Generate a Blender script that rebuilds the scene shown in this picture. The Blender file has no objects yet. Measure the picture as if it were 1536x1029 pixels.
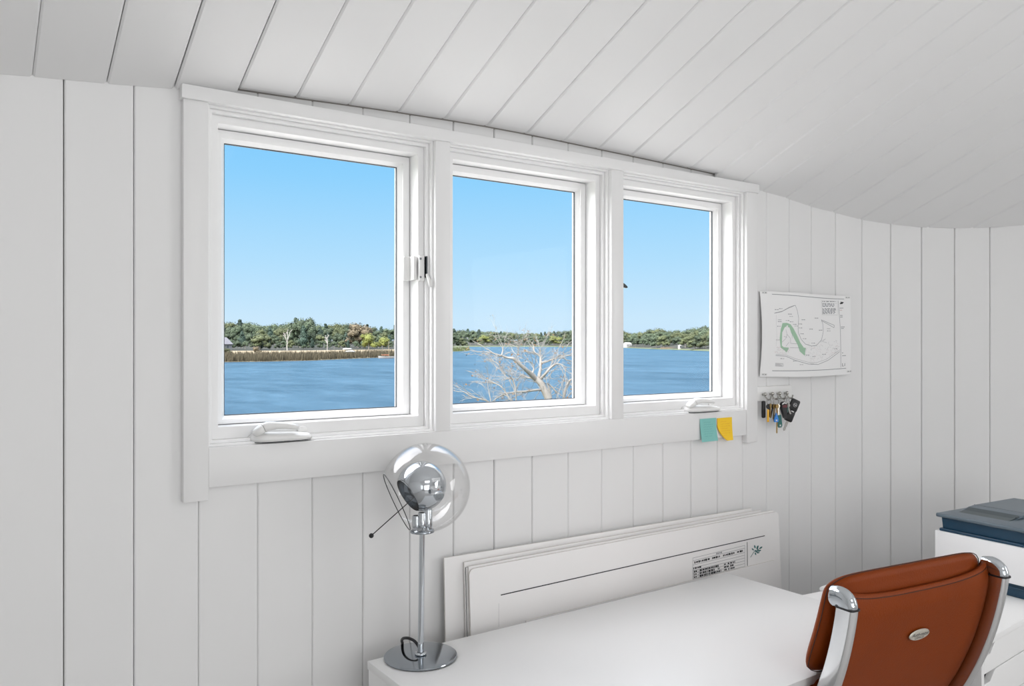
import bpy, bmesh, math, random
from mathutils import Vector, Matrix
C = bpy.context.scene.collection
PI = math.pi
R = math.radians
rnd = random.Random(7)

# ------------------------------------------------------------------ camera
F_PX = 1209.0
EYE = Vector((0.0, -2.0, 1.54))
YAW = math.atan2(2502 - 768, F_PX)              # angle between the view axis and +X
HY = 516.5                                      # image row of the horizon
FW = Vector((math.cos(YAW), math.sin(YAW), 0)); RT = Vector((math.sin(YAW), -math.cos(YAW), 0))
def ray(px, py): return FW + RT*((px-768)/F_PX) + Vector((0, 0, (HY-py)/F_PX))
def at_y(px, py, Y): d = ray(px, py); return EYE + d*((Y-EYE.y)/d.y)
def at_z(px, py, Z): d = ray(px, py); return EYE + d*((Z-EYE.z)/d.z)
def at_d(px, py, dep): return EYE + ray(px, py)*dep
cam = bpy.data.cameras.new('camera'); camo = bpy.data.objects.new('camera', cam); C.objects.link(camo)
cam.sensor_width = 36.0; cam.lens = 36.0*F_PX/1536.0
cam.shift_y = (HY-514.5)/1536.0
cam.clip_start = 0.05; cam.clip_end = 12000
camo.location = EYE
camo.rotation_euler = (PI/2, 0, YAW-PI/2)
bpy.context.scene.camera = camo

# ------------------------------------------------------------------ materials
def lin(c):
    return tuple(((x/255)/12.92 if x/255 <= .04045 else ((x/255+.055)/1.055)**2.4) for x in c)
def mat(name, col, rough=.5, metal=0, spec=.5, coat=0, var=0, vscale=8, bump=0, bscale=60, stretch=None, emit=None):
    m = bpy.data.materials.new(name); m.use_nodes = True
    nt = m.node_tree; b = nt.nodes['Principled BSDF']
    b.inputs['Base Color'].default_value = (*col, 1); b.inputs['Roughness'].default_value = rough
    b.inputs['Metallic'].default_value = metal; b.inputs['Specular IOR Level'].default_value = spec
    b.inputs['Coat Weight'].default_value = coat
    if var or bump:
        tc = nt.nodes.new('ShaderNodeTexCoord'); mp = nt.nodes.new('ShaderNodeMapping')
        nt.links.new(tc.outputs['Object'], mp.inputs[0])
        if stretch: mp.inputs['Scale'].default_value = stretch
    if var:
        n = nt.nodes.new('ShaderNodeTexNoise'); n.inputs['Scale'].default_value = vscale; n.inputs['Detail'].default_value = 5
        nt.links.new(mp.outputs[0], n.inputs[0])
        mx = nt.nodes.new('ShaderNodeMix'); mx.data_type = 'RGBA'
        mx.inputs[6].default_value = (*[max(0, c*(1-var)) for c in col], 1)
        mx.inputs[7].default_value = (*[min(1, c*(1+var)) for c in col], 1)
        nt.links.new(n.outputs[0], mx.inputs[0]); nt.links.new(mx.outputs[2], b.inputs['Base Color'])
    if bump:
        n2 = nt.nodes.new('ShaderNodeTexNoise'); n2.inputs['Scale'].default_value = bscale; n2.inputs['Detail'].default_value = 4
        nt.links.new(mp.outputs[0], n2.inputs[0])
        bp = nt.nodes.new('ShaderNodeBump'); bp.inputs['Strength'].default_value = bump; bp.inputs['Distance'].default_value = .002
        nt.links.new(n2.outputs[0], bp.inputs['Height']); nt.links.new(bp.outputs[0], b.inputs['Normal'])
    return m
def glass_mat(name, base, edge, power, tint=(1, 1, 1)):
    m = bpy.data.materials.new(name); m.use_nodes = True; nt = m.node_tree; nt.nodes.clear()
    o = nt.nodes.new('ShaderNodeOutputMaterial'); mx = nt.nodes.new('ShaderNodeMixShader')
    t = nt.nodes.new('ShaderNodeBsdfTransparent'); t.inputs[0].default_value = (*tint, 1)
    g = nt.nodes.new('ShaderNodeBsdfGlossy'); g.inputs['Roughness'].default_value = .01
    lw = nt.nodes.new('ShaderNodeLayerWeight'); lw.inputs[0].default_value = .5
    p = nt.nodes.new('ShaderNodeMath'); p.operation = 'POWER'; p.inputs[1].default_value = power
    ma = nt.nodes.new('ShaderNodeMath'); ma.operation = 'MULTIPLY_ADD'; ma.inputs[1].default_value = edge; ma.inputs[2].default_value = base
    nt.links.new(lw.outputs['Facing'], p.inputs[0]); nt.links.new(p.outputs[0], ma.inputs[0]); nt.links.new(ma.outputs[0], mx.inputs[0])
    nt.links.new(t.outputs[0], mx.inputs[1]); nt.links.new(g.outputs[0], mx.inputs[2]); nt.links.new(mx.outputs[0], o.inputs[0])
    return m
M = {}
M['wall'] = mat('white wall paint', (.80, .80, .80), .45, var=.015, vscale=5, bump=.12, bscale=25, stretch=(1, 1, .12))
M['ceil'] = mat('white ceiling paint', (.80, .80, .80), .42, var=.015, vscale=5, bump=.12, bscale=25, stretch=(1, .12, .3))
M['trim'] = mat('white trim paint', (.82, .82, .82), .35, bump=.05, bscale=30)
M['vinyl'] = mat('white window vinyl', (.86, .86, .86), .3)
M['plastic'] = mat('white plastic', (.82, .82, .81), .3)
M['gasket'] = mat('dark gasket', (.05, .06, .07), .6)
M['back'] = mat('board backing', (.30, .28, .26), .8)
M['floor'] = mat('pale floor boards', (.50, .49, .48), .4, var=.25, vscale=6, stretch=(1, 12, 1))
M['desk'] = mat('white desk laminate', (.86, .86, .86), .35)
M['pane'] = glass_mat('window glass', .002, .25, 4)
M['globe'] = glass_mat('lamp glass', .045, .55, 3.2, (.985, .985, .985))
M['chrome'] = mat('chrome', (.56, .59, .62), .05, metal=1)
M['chrome_d'] = mat('dark chrome', (.34, .37, .40), .09, metal=1)
M['alu'] = mat('polished aluminium', (.78, .79, .80), .16, metal=1, bump=.05, bscale=20)
M['black'] = mat('black rubber', (.012, .012, .014), .4)
M['leather'] = mat('cognac leather', (.215, .037, .0025), .5, spec=.14, var=.10, vscale=5, bump=.35, bscale=260)
M['thread'] = mat('dark thread', (.040, .010, .004), .7)
M['badge'] = mat('brushed badge metal', (.72, .68, .60), .3, metal=.6)
M['board'] = mat('white foam board', (.87, .86, .855), .6, var=.01)
M['board_edge'] = mat('foam board edge', (.70, .67, .64), .8)
M['ink'] = mat('black ink', (.02, .022, .025), .6)
M['ink_grey'] = mat('grey ink', (.22, .23, .25), .6)
M['ink_pale'] = mat('pale grey ink', (.46, .46, .47), .6)
M['ink_red'] = mat('pale red ink', (.60, .42, .42), .6)
M['ink_green'] = mat('green ink', (.36, .56, .40), .6)
M['ink_teal'] = mat('teal ink', (.04, .15, .15), .6)
M['paper'] = mat('white paper', (.86, .86, .86), .6)
M['tape'] = mat('clear tape', (.74, .74, .73), .15)
M['note_teal'] = mat('teal note paper', lin((131, 196, 190)), .7)
M['note_yellow'] = mat('yellow note paper', lin((250, 205, 40)), .7)
M['pencil_t'] = mat('faint pencil on teal', lin((95, 160, 158)), .7)
M['pencil_y'] = mat('faint red pen', lin((225, 150, 35)), .7)
M['navy'] = mat('navy printer plastic', (.006, .042, .085), .35)
M['slate'] = mat('slate printer plastic', (.10, .135, .165), .33)
M['slate_d'] = mat('dark slate printer plastic', (.045, .065, .075), .35)
M['print_white'] = mat('white printer plastic', (.84, .84, .85), .38)
M['brass'] = mat('brass', (.42, .29, .12), .3, metal=1)
M['steel'] = mat('steel', (.50, .49, .46), .25, metal=1)
M['tag_yellow'] = mat('yellow plastic', (.85, .45, .02), .4)
M['tag_blue'] = mat('blue plastic', (.02, .22, .70), .35)
M['tag_teal'] = mat('teal plastic', (.01, .13, .12), .4)
M['fob_red'] = mat('dark red plastic', (.10, .008, .015), .35)
M['fob_black'] = mat('black plastic', (.008, .008, .010), .35)
M['white_mark'] = mat('white print', (.75, .75, .75), .5)

# ------------------------------------------------------------------ mesh builder
class MB:
    def __init__(s): s.v = []; s.f = []; s.m = []
    def add(s, vs, fs, mi=0):
        o = len(s.v); s.v += [Vector(p) for p in vs]
        for f in fs: s.f.append([i+o for i in f]); s.m.append(mi)
        return s
    def box(s, lo, hi, mi=0, T=None):
        x0, y0, z0 = lo; x1, y1, z1 = hi
        vs = [Vector(p) for p in ((x0,y0,z0),(x1,y0,z0),(x1,y1,z0),(x0,y1,z0),(x0,y0,z1),(x1,y0,z1),(x1,y1,z1),(x0,y1,z1))]
        if T: vs = [T @ p for p in vs]
        return s.add(vs, [(0,3,2,1),(4,5,6,7),(0,1,5,4),(1,2,6,5),(2,3,7,6),(3,0,4,7)], mi)
    def bm(s, b, mi=0, T=None):
        b.verts.index_update()
        vs = [(T @ v.co) if T else v.co.copy() for v in b.verts]
        s.add(vs, [[v.index for v in f.verts] for f in b.faces], mi); b.free(); return s
    def rbox(s, lo, hi, r=.003, seg=2, mi=0, T=None):
        b = bmesh.new(); bmesh.ops.create_cube(b, size=1)
        for v in b.verts:
            v.co = Vector([lo[i] + (v.co[i]+.5)*(hi[i]-lo[i]) for i in range(3)])
        r = min(r, .49*min(hi[i]-lo[i] for i in range(3)))
        bmesh.ops.bevel(b, geom=list(b.edges), offset=r, segments=seg, profile=.5, affect='EDGES')
        return s.bm(b, mi, T)
    def prism(s, poly, fn, mi=0):
        """poly: 2D outline; fn(a, b, side) -> 3D point, side 0 / 1."""
        n = len(poly)
        vs = [fn(a, b, 0) for a, b in poly] + [fn(a, b, 1) for a, b in poly]
        return s.add(vs, [list(range(n))[::-1], list(range(n, 2*n))] + [(i, (i+1) % n, n+(i+1) % n, n+i) for i in range(n)], mi)
    def lathe(s, prof, n=48, T=None, mi=0, cap=True):
        """prof: (r, z) list along the axis z."""
        vs = []; fs = []
        for r, z in prof:
            for k in range(n):
                a = 2*PI*k/n; p = Vector((r*math.cos(a), r*math.sin(a), z)); vs.append(T @ p if T else p)
        m = len(prof)
        for i in range(m-1):
            for k in range(n):
                k2 = (k+1) % n; fs.append((i*n+k, i*n+k2, (i+1)*n+k2, (i+1)*n+k))
        if cap:
            fs.append(list(range(n))[::-1]); fs.append(list(range((m-1)*n, m*n)))
        return s.add(vs, fs, mi)
    def tube(s, pts, r, n=8, mi=0, closed=False):
        pts = [Vector(p) for p in pts]; N = len(pts)
        rs = r if isinstance(r, (list, tuple)) else [r]*N
        vs = []; fs = []; up = None
        for i, p in enumerate(pts):
            if closed: t = pts[(i+1) % N]-pts[i-1]
            else: t = pts[min(i+1, N-1)]-pts[max(i-1, 0)]
            t.normalize()
            if up is None: up = Vector((0, 0, 1)) if abs(t.z) < .9 else Vector((0, 1, 0))
            a = t.cross(up).normalized(); up = a.cross(t).normalized()
            for k in range(n):
                w = 2*PI*k/n; vs.append(p + (a*math.cos(w)+up*math.sin(w))*rs[i])
        for i in range(N if closed else N-1):
            j = (i+1) % N
            for k in range(n):
                k2 = (k+1) % n; fs.append((i*n+k, i*n+k2, j*n+k2, j*n+k))
        if not closed: fs += [list(range(n))[::-1], list(range((N-1)*n, N*n))]
        return s.add(vs, fs, mi)
    def grid(s, fn, nu, nv, mi=0, flip=False):
        vs = [fn(i/nu, j/nv) for j in range(nv+1) for i in range(nu+1)]
        fs = []
        for j in range(nv):
            for i in range(nu):
                a = j*(nu+1)+i; q = (a, a+1, a+nu+2, a+nu+1); fs.append(q[::-1] if flip else q)
        return s.add(vs, fs, mi)
    def sphere(s, c, r, mi=0, sub=3, scale=(1, 1, 1)):
        b = bmesh.new(); bmesh.ops.create_icosphere(b, subdivisions=sub, radius=1)
        T = Matrix.Translation(c) @ Matrix.Diagonal((r*scale[0], r*scale[1], r*scale[2], 1))
        return s.bm(b, mi, T)
    def build(s, name, mats, parent=None, smooth=None, local=False):
        me = bpy.data.meshes.new(name)
        off = parent.location if (parent is not None and not local) else Vector((0, 0, 0))
        me.from_pydata([tuple(p-off) for p in s.v], [], s.f)
        if not isinstance(mats, (list, tuple)): mats = [mats]
        for x in mats: me.materials.append(x)
        me.polygons.foreach_set('material_index', s.m)
        me.update()
        if smooth:
            me.shade_smooth(); me.set_sharp_from_angle(angle=R(smooth))
        o = bpy.data.objects.new(name, me); C.objects.link(o)
        if parent is not None: o.parent = parent
        return o
def fixn(o):
    b = bmesh.new(); b.from_mesh(o.data); bmesh.ops.recalc_face_normals(b, faces=b.faces); b.to_mesh(o.data); b.free(); return o
def thing(name, label, cat, loc=(0, 0, 0), group=None, rot=None):
    o = bpy.data.objects.new(name, None); C.objects.link(o); o.location = loc; o.empty_display_size = .05
    if rot: o.rotation_euler = rot
    return tag(o, label, cat, group)
def tag(o, label, cat, group=None, kind=None):
    o['label'] = label; o['category'] = cat
    if group: o['group'] = group
    if kind: o['kind'] = kind
    return o
def struct(o, label=None, cat=None):
    o['kind'] = 'structure'
    if label: o['label'] = label
    if cat: o['category'] = cat
    return o
def copy_tree(o, parent=None):
    c = o.copy(); C.objects.link(c); c.parent = parent
    for ch in list(o.children): copy_tree(ch, c)
    return c
_tc = {}
def text2d(s, size=1, shear=0):
    cu = bpy.data.curves.new('t', 'FONT'); cu.body = s; cu.size = size; cu.shear = shear
    cu.align_x = 'CENTER'; cu.align_y = 'CENTER'; cu.resolution_u = 2
    ob = bpy.data.objects.new('t', cu); C.objects.link(ob)
    dg = bpy.context.evaluated_depsgraph_get(); me = ob.evaluated_get(dg).to_mesh()
    vs = [(v.co.x, v.co.y) for v in me.vertices]; fs = [list(p.vertices) for p in me.polygons]
    ob.evaluated_get(dg).to_mesh_clear(); bpy.data.objects.remove(ob); bpy.data.curves.remove(cu)
    return vs, fs

# ------------------------------------------------------------------ room shell
ARC_X, ARC_R = 2.80, 1.14                    # the wall bends towards the room right of here
SLOPE = .435                                 # ceiling rise per metre away from the window wall
ZP = [(-1.6, .36), (-.8, .48), (.086, .566), (.203, .5765), (.343, .588), (.444, .598), (.712, .607), (1.0, .618), (1.35, .624),
      (1.865, .615), (2.1, .609), (2.366, .602), (2.55, .592), (2.72, .580), (2.874, .560), (3.013, .538), (3.147, .502), (3.278, .465),
      (3.402, .425), (3.523, .383), (3.625, .340), (3.8, .265), (4.1, .13)]
def z0(x):
    # smooth interpolation (Catmull-Rom) of the ceiling line
    for i in range(len(ZP)-1):
        if ZP[i][0] <= x <= ZP[i+1][0] or i == len(ZP)-2:
            p1, p2 = ZP[i], ZP[i+1]; p0 = ZP[max(i-1, 0)]; p3 = ZP[min(i+2, len(ZP)-1)]
            h = p2[0]-p1[0]; t = (x-p1[0])/h
            m1 = (p2[1]-p0[1])/(p2[0]-p0[0])*h; m2 = (p3[1]-p1[1])/(p3[0]-p1[0])*h
            return EYE.z + (2*t**3-3*t*t+1)*p1[1]+(t**3-2*t*t+t)*m1+(-2*t**3+3*t*t)*p2[1]+(t**3-t*t)*m2
def y_wall(x):
    if x <= ARC_X: return 0.0
    d = min(x-ARC_X, ARC_R)
    return -ARC_R + math.sqrt(max(0, ARC_R**2-d*d))
def wall_pt(s):
    """point and inward normal at arc length s (s = X on the flat part)"""
    if s <= ARC_X: return Vector((s, 0, 0)), Vector((0, -1, 0))
    a = (s-ARC_X)/ARC_R
    if a <= PI/2: return Vector((ARC_X+ARC_R*math.sin(a), -ARC_R+ARC_R*math.cos(a), 0)), Vector((-math.sin(a), -math.cos(a), 0))
    return Vector((ARC_X+ARC_R, -ARC_R-(s-ARC_X-ARC_R*PI/2), 0)), Vector((-1, 0, 0))
RIDGE = -3.3
XR = ARC_X+ARC_R; XL = -1.5; YB = -5.6
W_Z0, W_Z1 = 1.285, 2.120                    # rough opening of the window strip
W_X0, W_X1 = .492, 2.466
wb = MB(); r1 = random.Random(3)
def wall_board(s0, s1, za, zb):
    ch = .0038; g = r1.choice([.0002, .0003, .0005, .0010])
    p0, n0 = wall_pt(s0); p1, n1 = wall_pt(s1)
    t = (p1-p0).normalized(); n = Vector((t.y, -t.x, 0))
    L = (p1-p0).length
    sec = [(g, .014), (g, ch*.9), (g+ch*.45, ch*.25), (g+ch, 0), (L-g-ch, 0), (L-g-ch*.45, ch*.25), (L-g, ch*.9), (L-g, .014)]
    wb.prism(sec, lambda a, b, sd: p0 + t*a - n*b + Vector((0, 0, zb if sd else za)))
STEP = .1409; s = .2035 - 12*STEP
edges = []
while s < ARC_X+ARC_R*PI/2-.02: edges.append(s); s += STEP if s < 2.7 else .1402
edges.append(ARC_X+ARC_R*PI/2)
def top_at(s0, s1):
    q = []
    for s in (s0, s1):
        p, n = wall_pt(s); q.append(z0(min(p.x, 4.05)) + SLOPE*(-p.y))
    return max(q)+.035
for a, b in zip(edges[:-1], edges[1:]):
    zt = top_at(a, b)
    if b <= W_X0+.005 or a >= W_X1-.005: wall_board(a, b, 0, zt)
    else:
        # boards cut round the opening: below, above, and the slivers beside it
        wall_board(a, b, 0, W_Z0); wall_board(a, b, W_Z1, zt)
        if a < W_X0 < b: wall_board(a, W_X0, W_Z0, W_Z1)
        if a < W_X1 < b: wall_board(W_X1, b, W_Z0, W_Z1)
# sheathing behind the boards
TH = .10
wm = 1
def slab(x0, x1, za, zb): wb.box((x0, .015, za), (x1, TH+.03, zb), 1)
slab(XL-.1, W_X0, 0, 2.35); slab(W_X1, ARC_X, 0, 2.35); slab(W_X0, W_X1, 0, W_Z0); slab(W_X0, W_X1, W_Z1, 2.35)
N = 24
for i in range(N):
    a0 = PI/2*i/N; a1 = PI/2*(i+1)/N
    q = lambda a, r, z: Vector((ARC_X+r*math.sin(a), -ARC_R+r*math.cos(a), z))
    v = [q(a0, ARC_R+.015, 0), q(a1, ARC_R+.015, 0), q(a1, ARC_R+.13, 0), q(a0, ARC_R+.13, 0)]
    v += [p+Vector((0, 0, 2.7)) for p in v]
    wb.add(v, [(0,3,2,1),(4,5,6,7),(0,1,5,4),(1,2,6,5),(2,3,7,6),(3,0,4,7)], 1)
wf = fixn(wb.build('wall_front', [M['wall'], M['back']]))
struct(wf, 'white vertical board wall around the three windows, bending towards the room on the right', 'wall')

cb = MB(); r2 = random.Random(11)
def zc(x, y):
    if y >= RIDGE: return z0(x) + SLOPE*(-y)
    return z0(x) + SLOPE*(-RIDGE) - .45*(RIDGE-y)
def ceil_board(x0, x1):
    ch = .0046; g = r2.choice([.0004, .0007, .0010, .0014])
    n = Vector((-(z0(x1)-z0(x0)), 0, x1-x0)).normalized()
    xs = [(x0+g, .016), (x0+g, ch), (x0+g+ch, 0), (x1-g-ch, 0), (x1-g, ch), (x1-g, .016)]
    def ys(x):
        yw = y_wall(x)
        if x < .50 or x > 2.40: return yw-.001, False
        return -.012, True
    rows = []
    st = [ys(x) for x, _ in xs]
    gap = st[0][1] and st[-1][1]
    for k, (dy, up) in enumerate([(0, .013), (.010, .0065), (.022, .0015), (.034, 0)] if gap else [(0, 0)]):
        rows.append([(x, (y0_ if gap or True else 0)-dy, h+up) for (x, h), (y0_, _) in zip(xs, st)])
    rows.append([(x, RIDGE, h) for x, h in xs]); rows.append([(x, YB, h) for x, h in xs])
    vs = []
    for row in rows:
        for x, y, h in row: vs.append(Vector((x, y, zc(x, y)+h)))
    k = len(xs); fs = []
    for j in range(len(rows)-1):
        for i in range(k):
            i2 = (i+1) % k; fs.append((j*k+i, j*k+i2, (j+1)*k+i2, (j+1)*k+i))
    fs += [list(range(k)), list(range((len(rows)-1)*k, len(rows)*k))[::-1]]
    cb.add(vs, fs)
CS = .1428; xc = .1445 - 12*CS; ce = []
while xc < XR+.08: ce.append(xc); xc += CS
for a, b in zip(ce[:-1], ce[1:]): ceil_board(a, b)
# roof deck above the boards
xs = [XL-.15+i*(XR+.3-XL+.15)/50 for i in range(51)]
for a, b in zip(xs[:-1], xs[1:]):
    for ya, yb_ in ((.14, RIDGE), (RIDGE, YB-.1)):
        v = [Vector((x, y, zc(x, y)+h)) for h in (.018, .14) for x, y in ((a, ya), (b, ya), (b, yb_), (a, yb_))]
        cb.add(v, [(0,3,2,1),(4,5,6,7),(0,1,5,4),(1,2,6,5),(2,3,7,6),(3,0,4,7)], 1)
struct(fixn(cb.build('ceiling', [M['ceil'], M['back']])), 'white sloping board ceiling curving down at the right', 'ceiling')
fl = MB(); fl.box((XL-.1, YB-.1, -.08), (XR+.12, .13, 0)); struct(fl.build('floor', M['floor']), 'wooden floor', 'floor')
w = MB(); w.box((XL-.12, YB-.1, 0), (XL, .13, 3.6)); struct(w.build('wall_left', M['wall']), 'white left wall', 'wall')
w = MB(); w.box((XR, YB-.1, 0), (XR+.12, -ARC_R, 3.6)); struct(w.build('wall_right', M['wall']), 'white right wall', 'wall')
w = MB(); w.box((XL-.12, YB-.12, 0), (XR+.12, YB, 3.6)); struct(w.build('wall_rear', M['wall']), 'white rear wall', 'wall')

# ------------------------------------------------------------------ window trim
def trim(n, lo, hi, label, r=.002):
    b = MB(); b.rbox(lo, hi, r, 2); o = b.build('trim_%d' % n, M['trim'], smooth=35); struct(o, label, 'trim')
trim(1, (.441, -.030, 2.113), (2.518, .004, 2.146), 'white head casing board along the top of the windows')
trim(2, (.446, -.022, 1.170), (.503, .004, 2.1135), 'white left side casing board of the windows')
trim(3, (2.455, -.022, 1.170), (2.516, .004, 2.1135), 'white right side casing board of the windows')
trim(4, (.5035, -.019, 1.199), (2.4545, .004, 1.2945), 'white apron board under the windows')
trim(5, (1.118, -.022, 1.2945), (1.166, .10, 2.1135), 'white mullion board between left and middle window')
trim(6, (1.777, -.022, 1.2945), (1.830, .10, 2.1135), 'white mullion board between middle and right window')

# ------------------------------------------------------------------ windows
def ring(b, o, i, yf, yb, yi=None, mi=0):
    """mitred rectangular ring; o, i = (x0, x1, z0, z1); front face at yf, back at yb, inner edge front at yi"""
    yi = yf if yi is None else yi
    def rect(q, y): x0, x1, a, c = q; return [(x0, y, a), (x1, y, a), (x1, y, c), (x0, y, c)]
    vs = rect(o, yf)+rect(i, yi)+rect(o, yb)+rect(i, yb); fs = []
    for k in range(4):
        j = (k+1) % 4
        fs += [(k, j, 4+j, 4+k), (8+k, 12+k, 12+j, 8+j), (k, 8+k, 8+j, j), (4+k, 4+j, 12+j, 12+k)]
    b.add(vs, fs, mi)
def inset(q, l, r, t, bt): return (q[0]+l, q[1]-r, q[2]+bt, q[3]-t)
def bevel_mod(o, w=.0012):
    m = o.modifiers.new('bevel', 'BEVEL'); m.width = w; m.segments = 2; m.limit_method = 'ANGLE'; m.angle_limit = R(40)
ZO = (1.2945, 2.1135)
WX = [(.503, 1.118), (1.166, 1.777), (1.830, 2.455)]
wins = []
for n, (xa, xb) in enumerate(WX):
    q0 = (xa, xb, *ZO)
    root = bpy.data.objects.new('window_%d' % (n+1), None); C.objects.link(root); root.location = ((xa+xb)/2, .05, ZO[0]); root.empty_display_size = .1
    struct(root, ['white casement window at the left', 'white casement window in the middle', 'white casement window at the right'][n], 'window')
    q1 = inset(q0, .006, .006, .006, .006); q2 = inset(q1, .009, .009, .009, .008); q3 = inset(q2, .018, .018, .020, .030)
    b = MB(); ring(b, q0, q1, -.008, .1); ring(b, q1, q2, .006, .1); ring(b, q2, q3, .020, .1)
    o = fixn(b.build('window_frame', M['vinyl'], root)); bevel_mod(o)
    q4 = inset(q3, .022, .022, .022, .012); q5 = inset(q4, .010, .010, .008, .009)
    e = .0015
    b = MB(); ring(b, inset(q3, e, e, e, e), q4, .070, .104); ring(b, q4, q5, .074, .104, .088)
    o = fixn(b.build('sash', M['vinyl'], root)); bevel_mod(o)
    b = MB(); ring(b, q3, inset(q3, e, e, e, e), .078, .104)
    b2 = MB(); ring(b2, q5, inset(q5, .0015, .0015, .002, .002), .0885, .095)
    for w_ in (b, b2): pass
    b.add(b2.v, b2.f, 0); fixn(b.build('gasket', M['gasket'], root))
    g = MB(); g.box((q5[0]-.003, .0955, q5[2]-.003), (q5[1]+.003, .0995, q5[3]+.003)); g.build('glass_pane', M['pane'], root)
    wins.append((root, q0, q3, q5))
def crank(root, x0, x1, zb, mirror=False):
    """folded crank operator on the sill: cover, lever with knuckle, dark slot under it"""
    L = x1-x0; X = lambda u: x0+u*L
    n = 18
    def cov(u, v):
        """low cover: plan tapers to round ends, section falls from the frame to the front lip"""
        e = (1-abs(2*u-1)**4.5)**.5 if 0 < u < 1 else 0
        ang = v*PI/2; h = (.013+.008*(1-u))*(.35+.65*e)
        return Vector((X(u), .019-(.048*e)*math.sin(ang)**.8, zb+.002+h*max(0, math.cos(ang))**.55))
    b = MB(); b.grid(cov, n, 8)
    vs = [cov(i/n, 1) for i in range(n+1)]
    b.add(vs+[Vector((p.x, p.y, zb+.001)) for p in vs], [(i, i+1, n+2+i, n+1+i) for i in range(n)])
    o = b.build('crank_cover', M['plastic'], root, smooth=50)
    m = o.modifiers.new('solid', 'SOLIDIFY'); m.thickness = .0015
    b = MB(); b.prism([(p.x, p.y+.003) for p in vs]+[(X(1), .019), (X(0), .019)], lambda p, q, s_: Vector((p, q, zb+(.0022 if s_ else -.0012)))); fixn(b.build('crank_slot', M['gasket'], root))
    def flat(pts, name):
        k = MB(); P = [Vector((X(u), y, zb+z)) for u, y, z, *_ in pts]; m_ = 16; vs = []; fs = []
        for i, p in enumerate(P):
            t_ = (P[min(i+1, len(P)-1)]-P[max(i-1, 0)]).normalized(); up = Vector((0, 1, 0)).cross(t_)*-1
            ry, rz = pts[i][3], pts[i][4]
            for j in range(m_):
                w = 2*PI*j/m_; c, d = math.cos(w), math.sin(w)
                vs.append(p+Vector((0, 1, 0))*ry*math.copysign(abs(c)**.7, c)+up*rz*math.copysign(abs(d)**.7, d))
        for i in range(len(P)-1):
            for j in range(m_): fs.append((i*m_+j, i*m_+(j+1) % m_, (i+1)*m_+(j+1) % m_, (i+1)*m_+j))
        fs += [list(range(m_)), list(range((len(P)-1)*m_, len(P)*m_))]
        k.add(vs, fs); fixn(k.build(name, M['plastic'], root, smooth=50))
    flat([(.035, -.008, .0205, .010, .004), (.05, -.009, .0215, .014, .008), (.10, -.011, .0265, .0155, .0105), (.155, -.012, .0325, .0155, .0115), (.165, -.012, .0333, .014, .0105)], 'crank_knuckle')
    flat([(.172, -.012, .0340, .014, .0105), (.185, -.012, .0350, .0155, .0120), (.25, -.013, .0385, .0155, .0115), (.36, -.014, .0395, .016, .0095), (.50, -.014, .0380, .0165, .0085), (.62, -.014, .0345, .0165, .0080), (.69, -.014, .0315, .0150, .0070), (.715, -.014, .0300, .011, .0045)], 'crank_handle')
    k = MB(); k.sphere((X(.86), .017, zb+.022), .012, 0, 3, (1.1, .45, .8)); k.build('crank_hub', M['plastic'], root, smooth=60)
crank(wins[0][0], .607, .768, 1.2985)
crank(wins[2][0], 2.145, 2.325, 1.2985)
# sash lock on the right jamb of the left window
root = wins[0][0]; xr = WX[0][1]; zl = at_y(626, 402, .02).z
b = MB(); b.rbox((xr-.066, .044, zl-.035), (xr-.040, .072, zl+.035), .006, 3); b.rbox((xr-.047, .020, zl-.034), (xr-.036, .060, zl+.034), .003, 2)
b.build('lock_keeper', M['plastic'], root, smooth=40)
b = MB(); b.rbox((xr-.034, .010, zl-.036), (xr-.017, .021, zl+.036), .0025, 2)
for dz in (.026, -.026): b.rbox((xr-.0335, .0085, zl+dz-.003), (xr-.0275, .0101, zl+dz+.003), .0008, 1, 1)
b.build('lock_plate', [M['plastic'], M['ink_grey']], root, smooth=40)
b = MB(); b.rbox((xr-.0150, .004, zl-.028), (xr-.011, .0205, zl+.034), .001, 1); b.build('lock_slot', M['gasket'], root)
b = MB(); b.tube([(xr-.013, .006, zl-.018), (xr-.0115, -.004, zl-.034), (xr-.010, -.010, zl-.050), (xr-.0095, -.011, zl-.054)], [.004, .0052, .0058, .003], 10)
b.build('lock_lever', M['plastic'], root, smooth=60)
# small dark hook on the left stile of the right window
p = at_y(939, 427, .085); root = wins[2][0]
b = MB(); b.prism([(-.075, .026), (-.06, .016), (-.030, .006), (-.008, .005), (.006, -.004), (.010, -.009), (.004, -.012), (-.008, -.010), (-.025, -.002), (-.06, .004), (-.078, .014)],
    lambda a, c, s_: Vector((p.x+a, .086+(.006 if s_ else 0), p.z+c)))
fixn(b.build('stay_hook', mat('dark green metal', (.012, .02, .022), .4), root))

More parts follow.
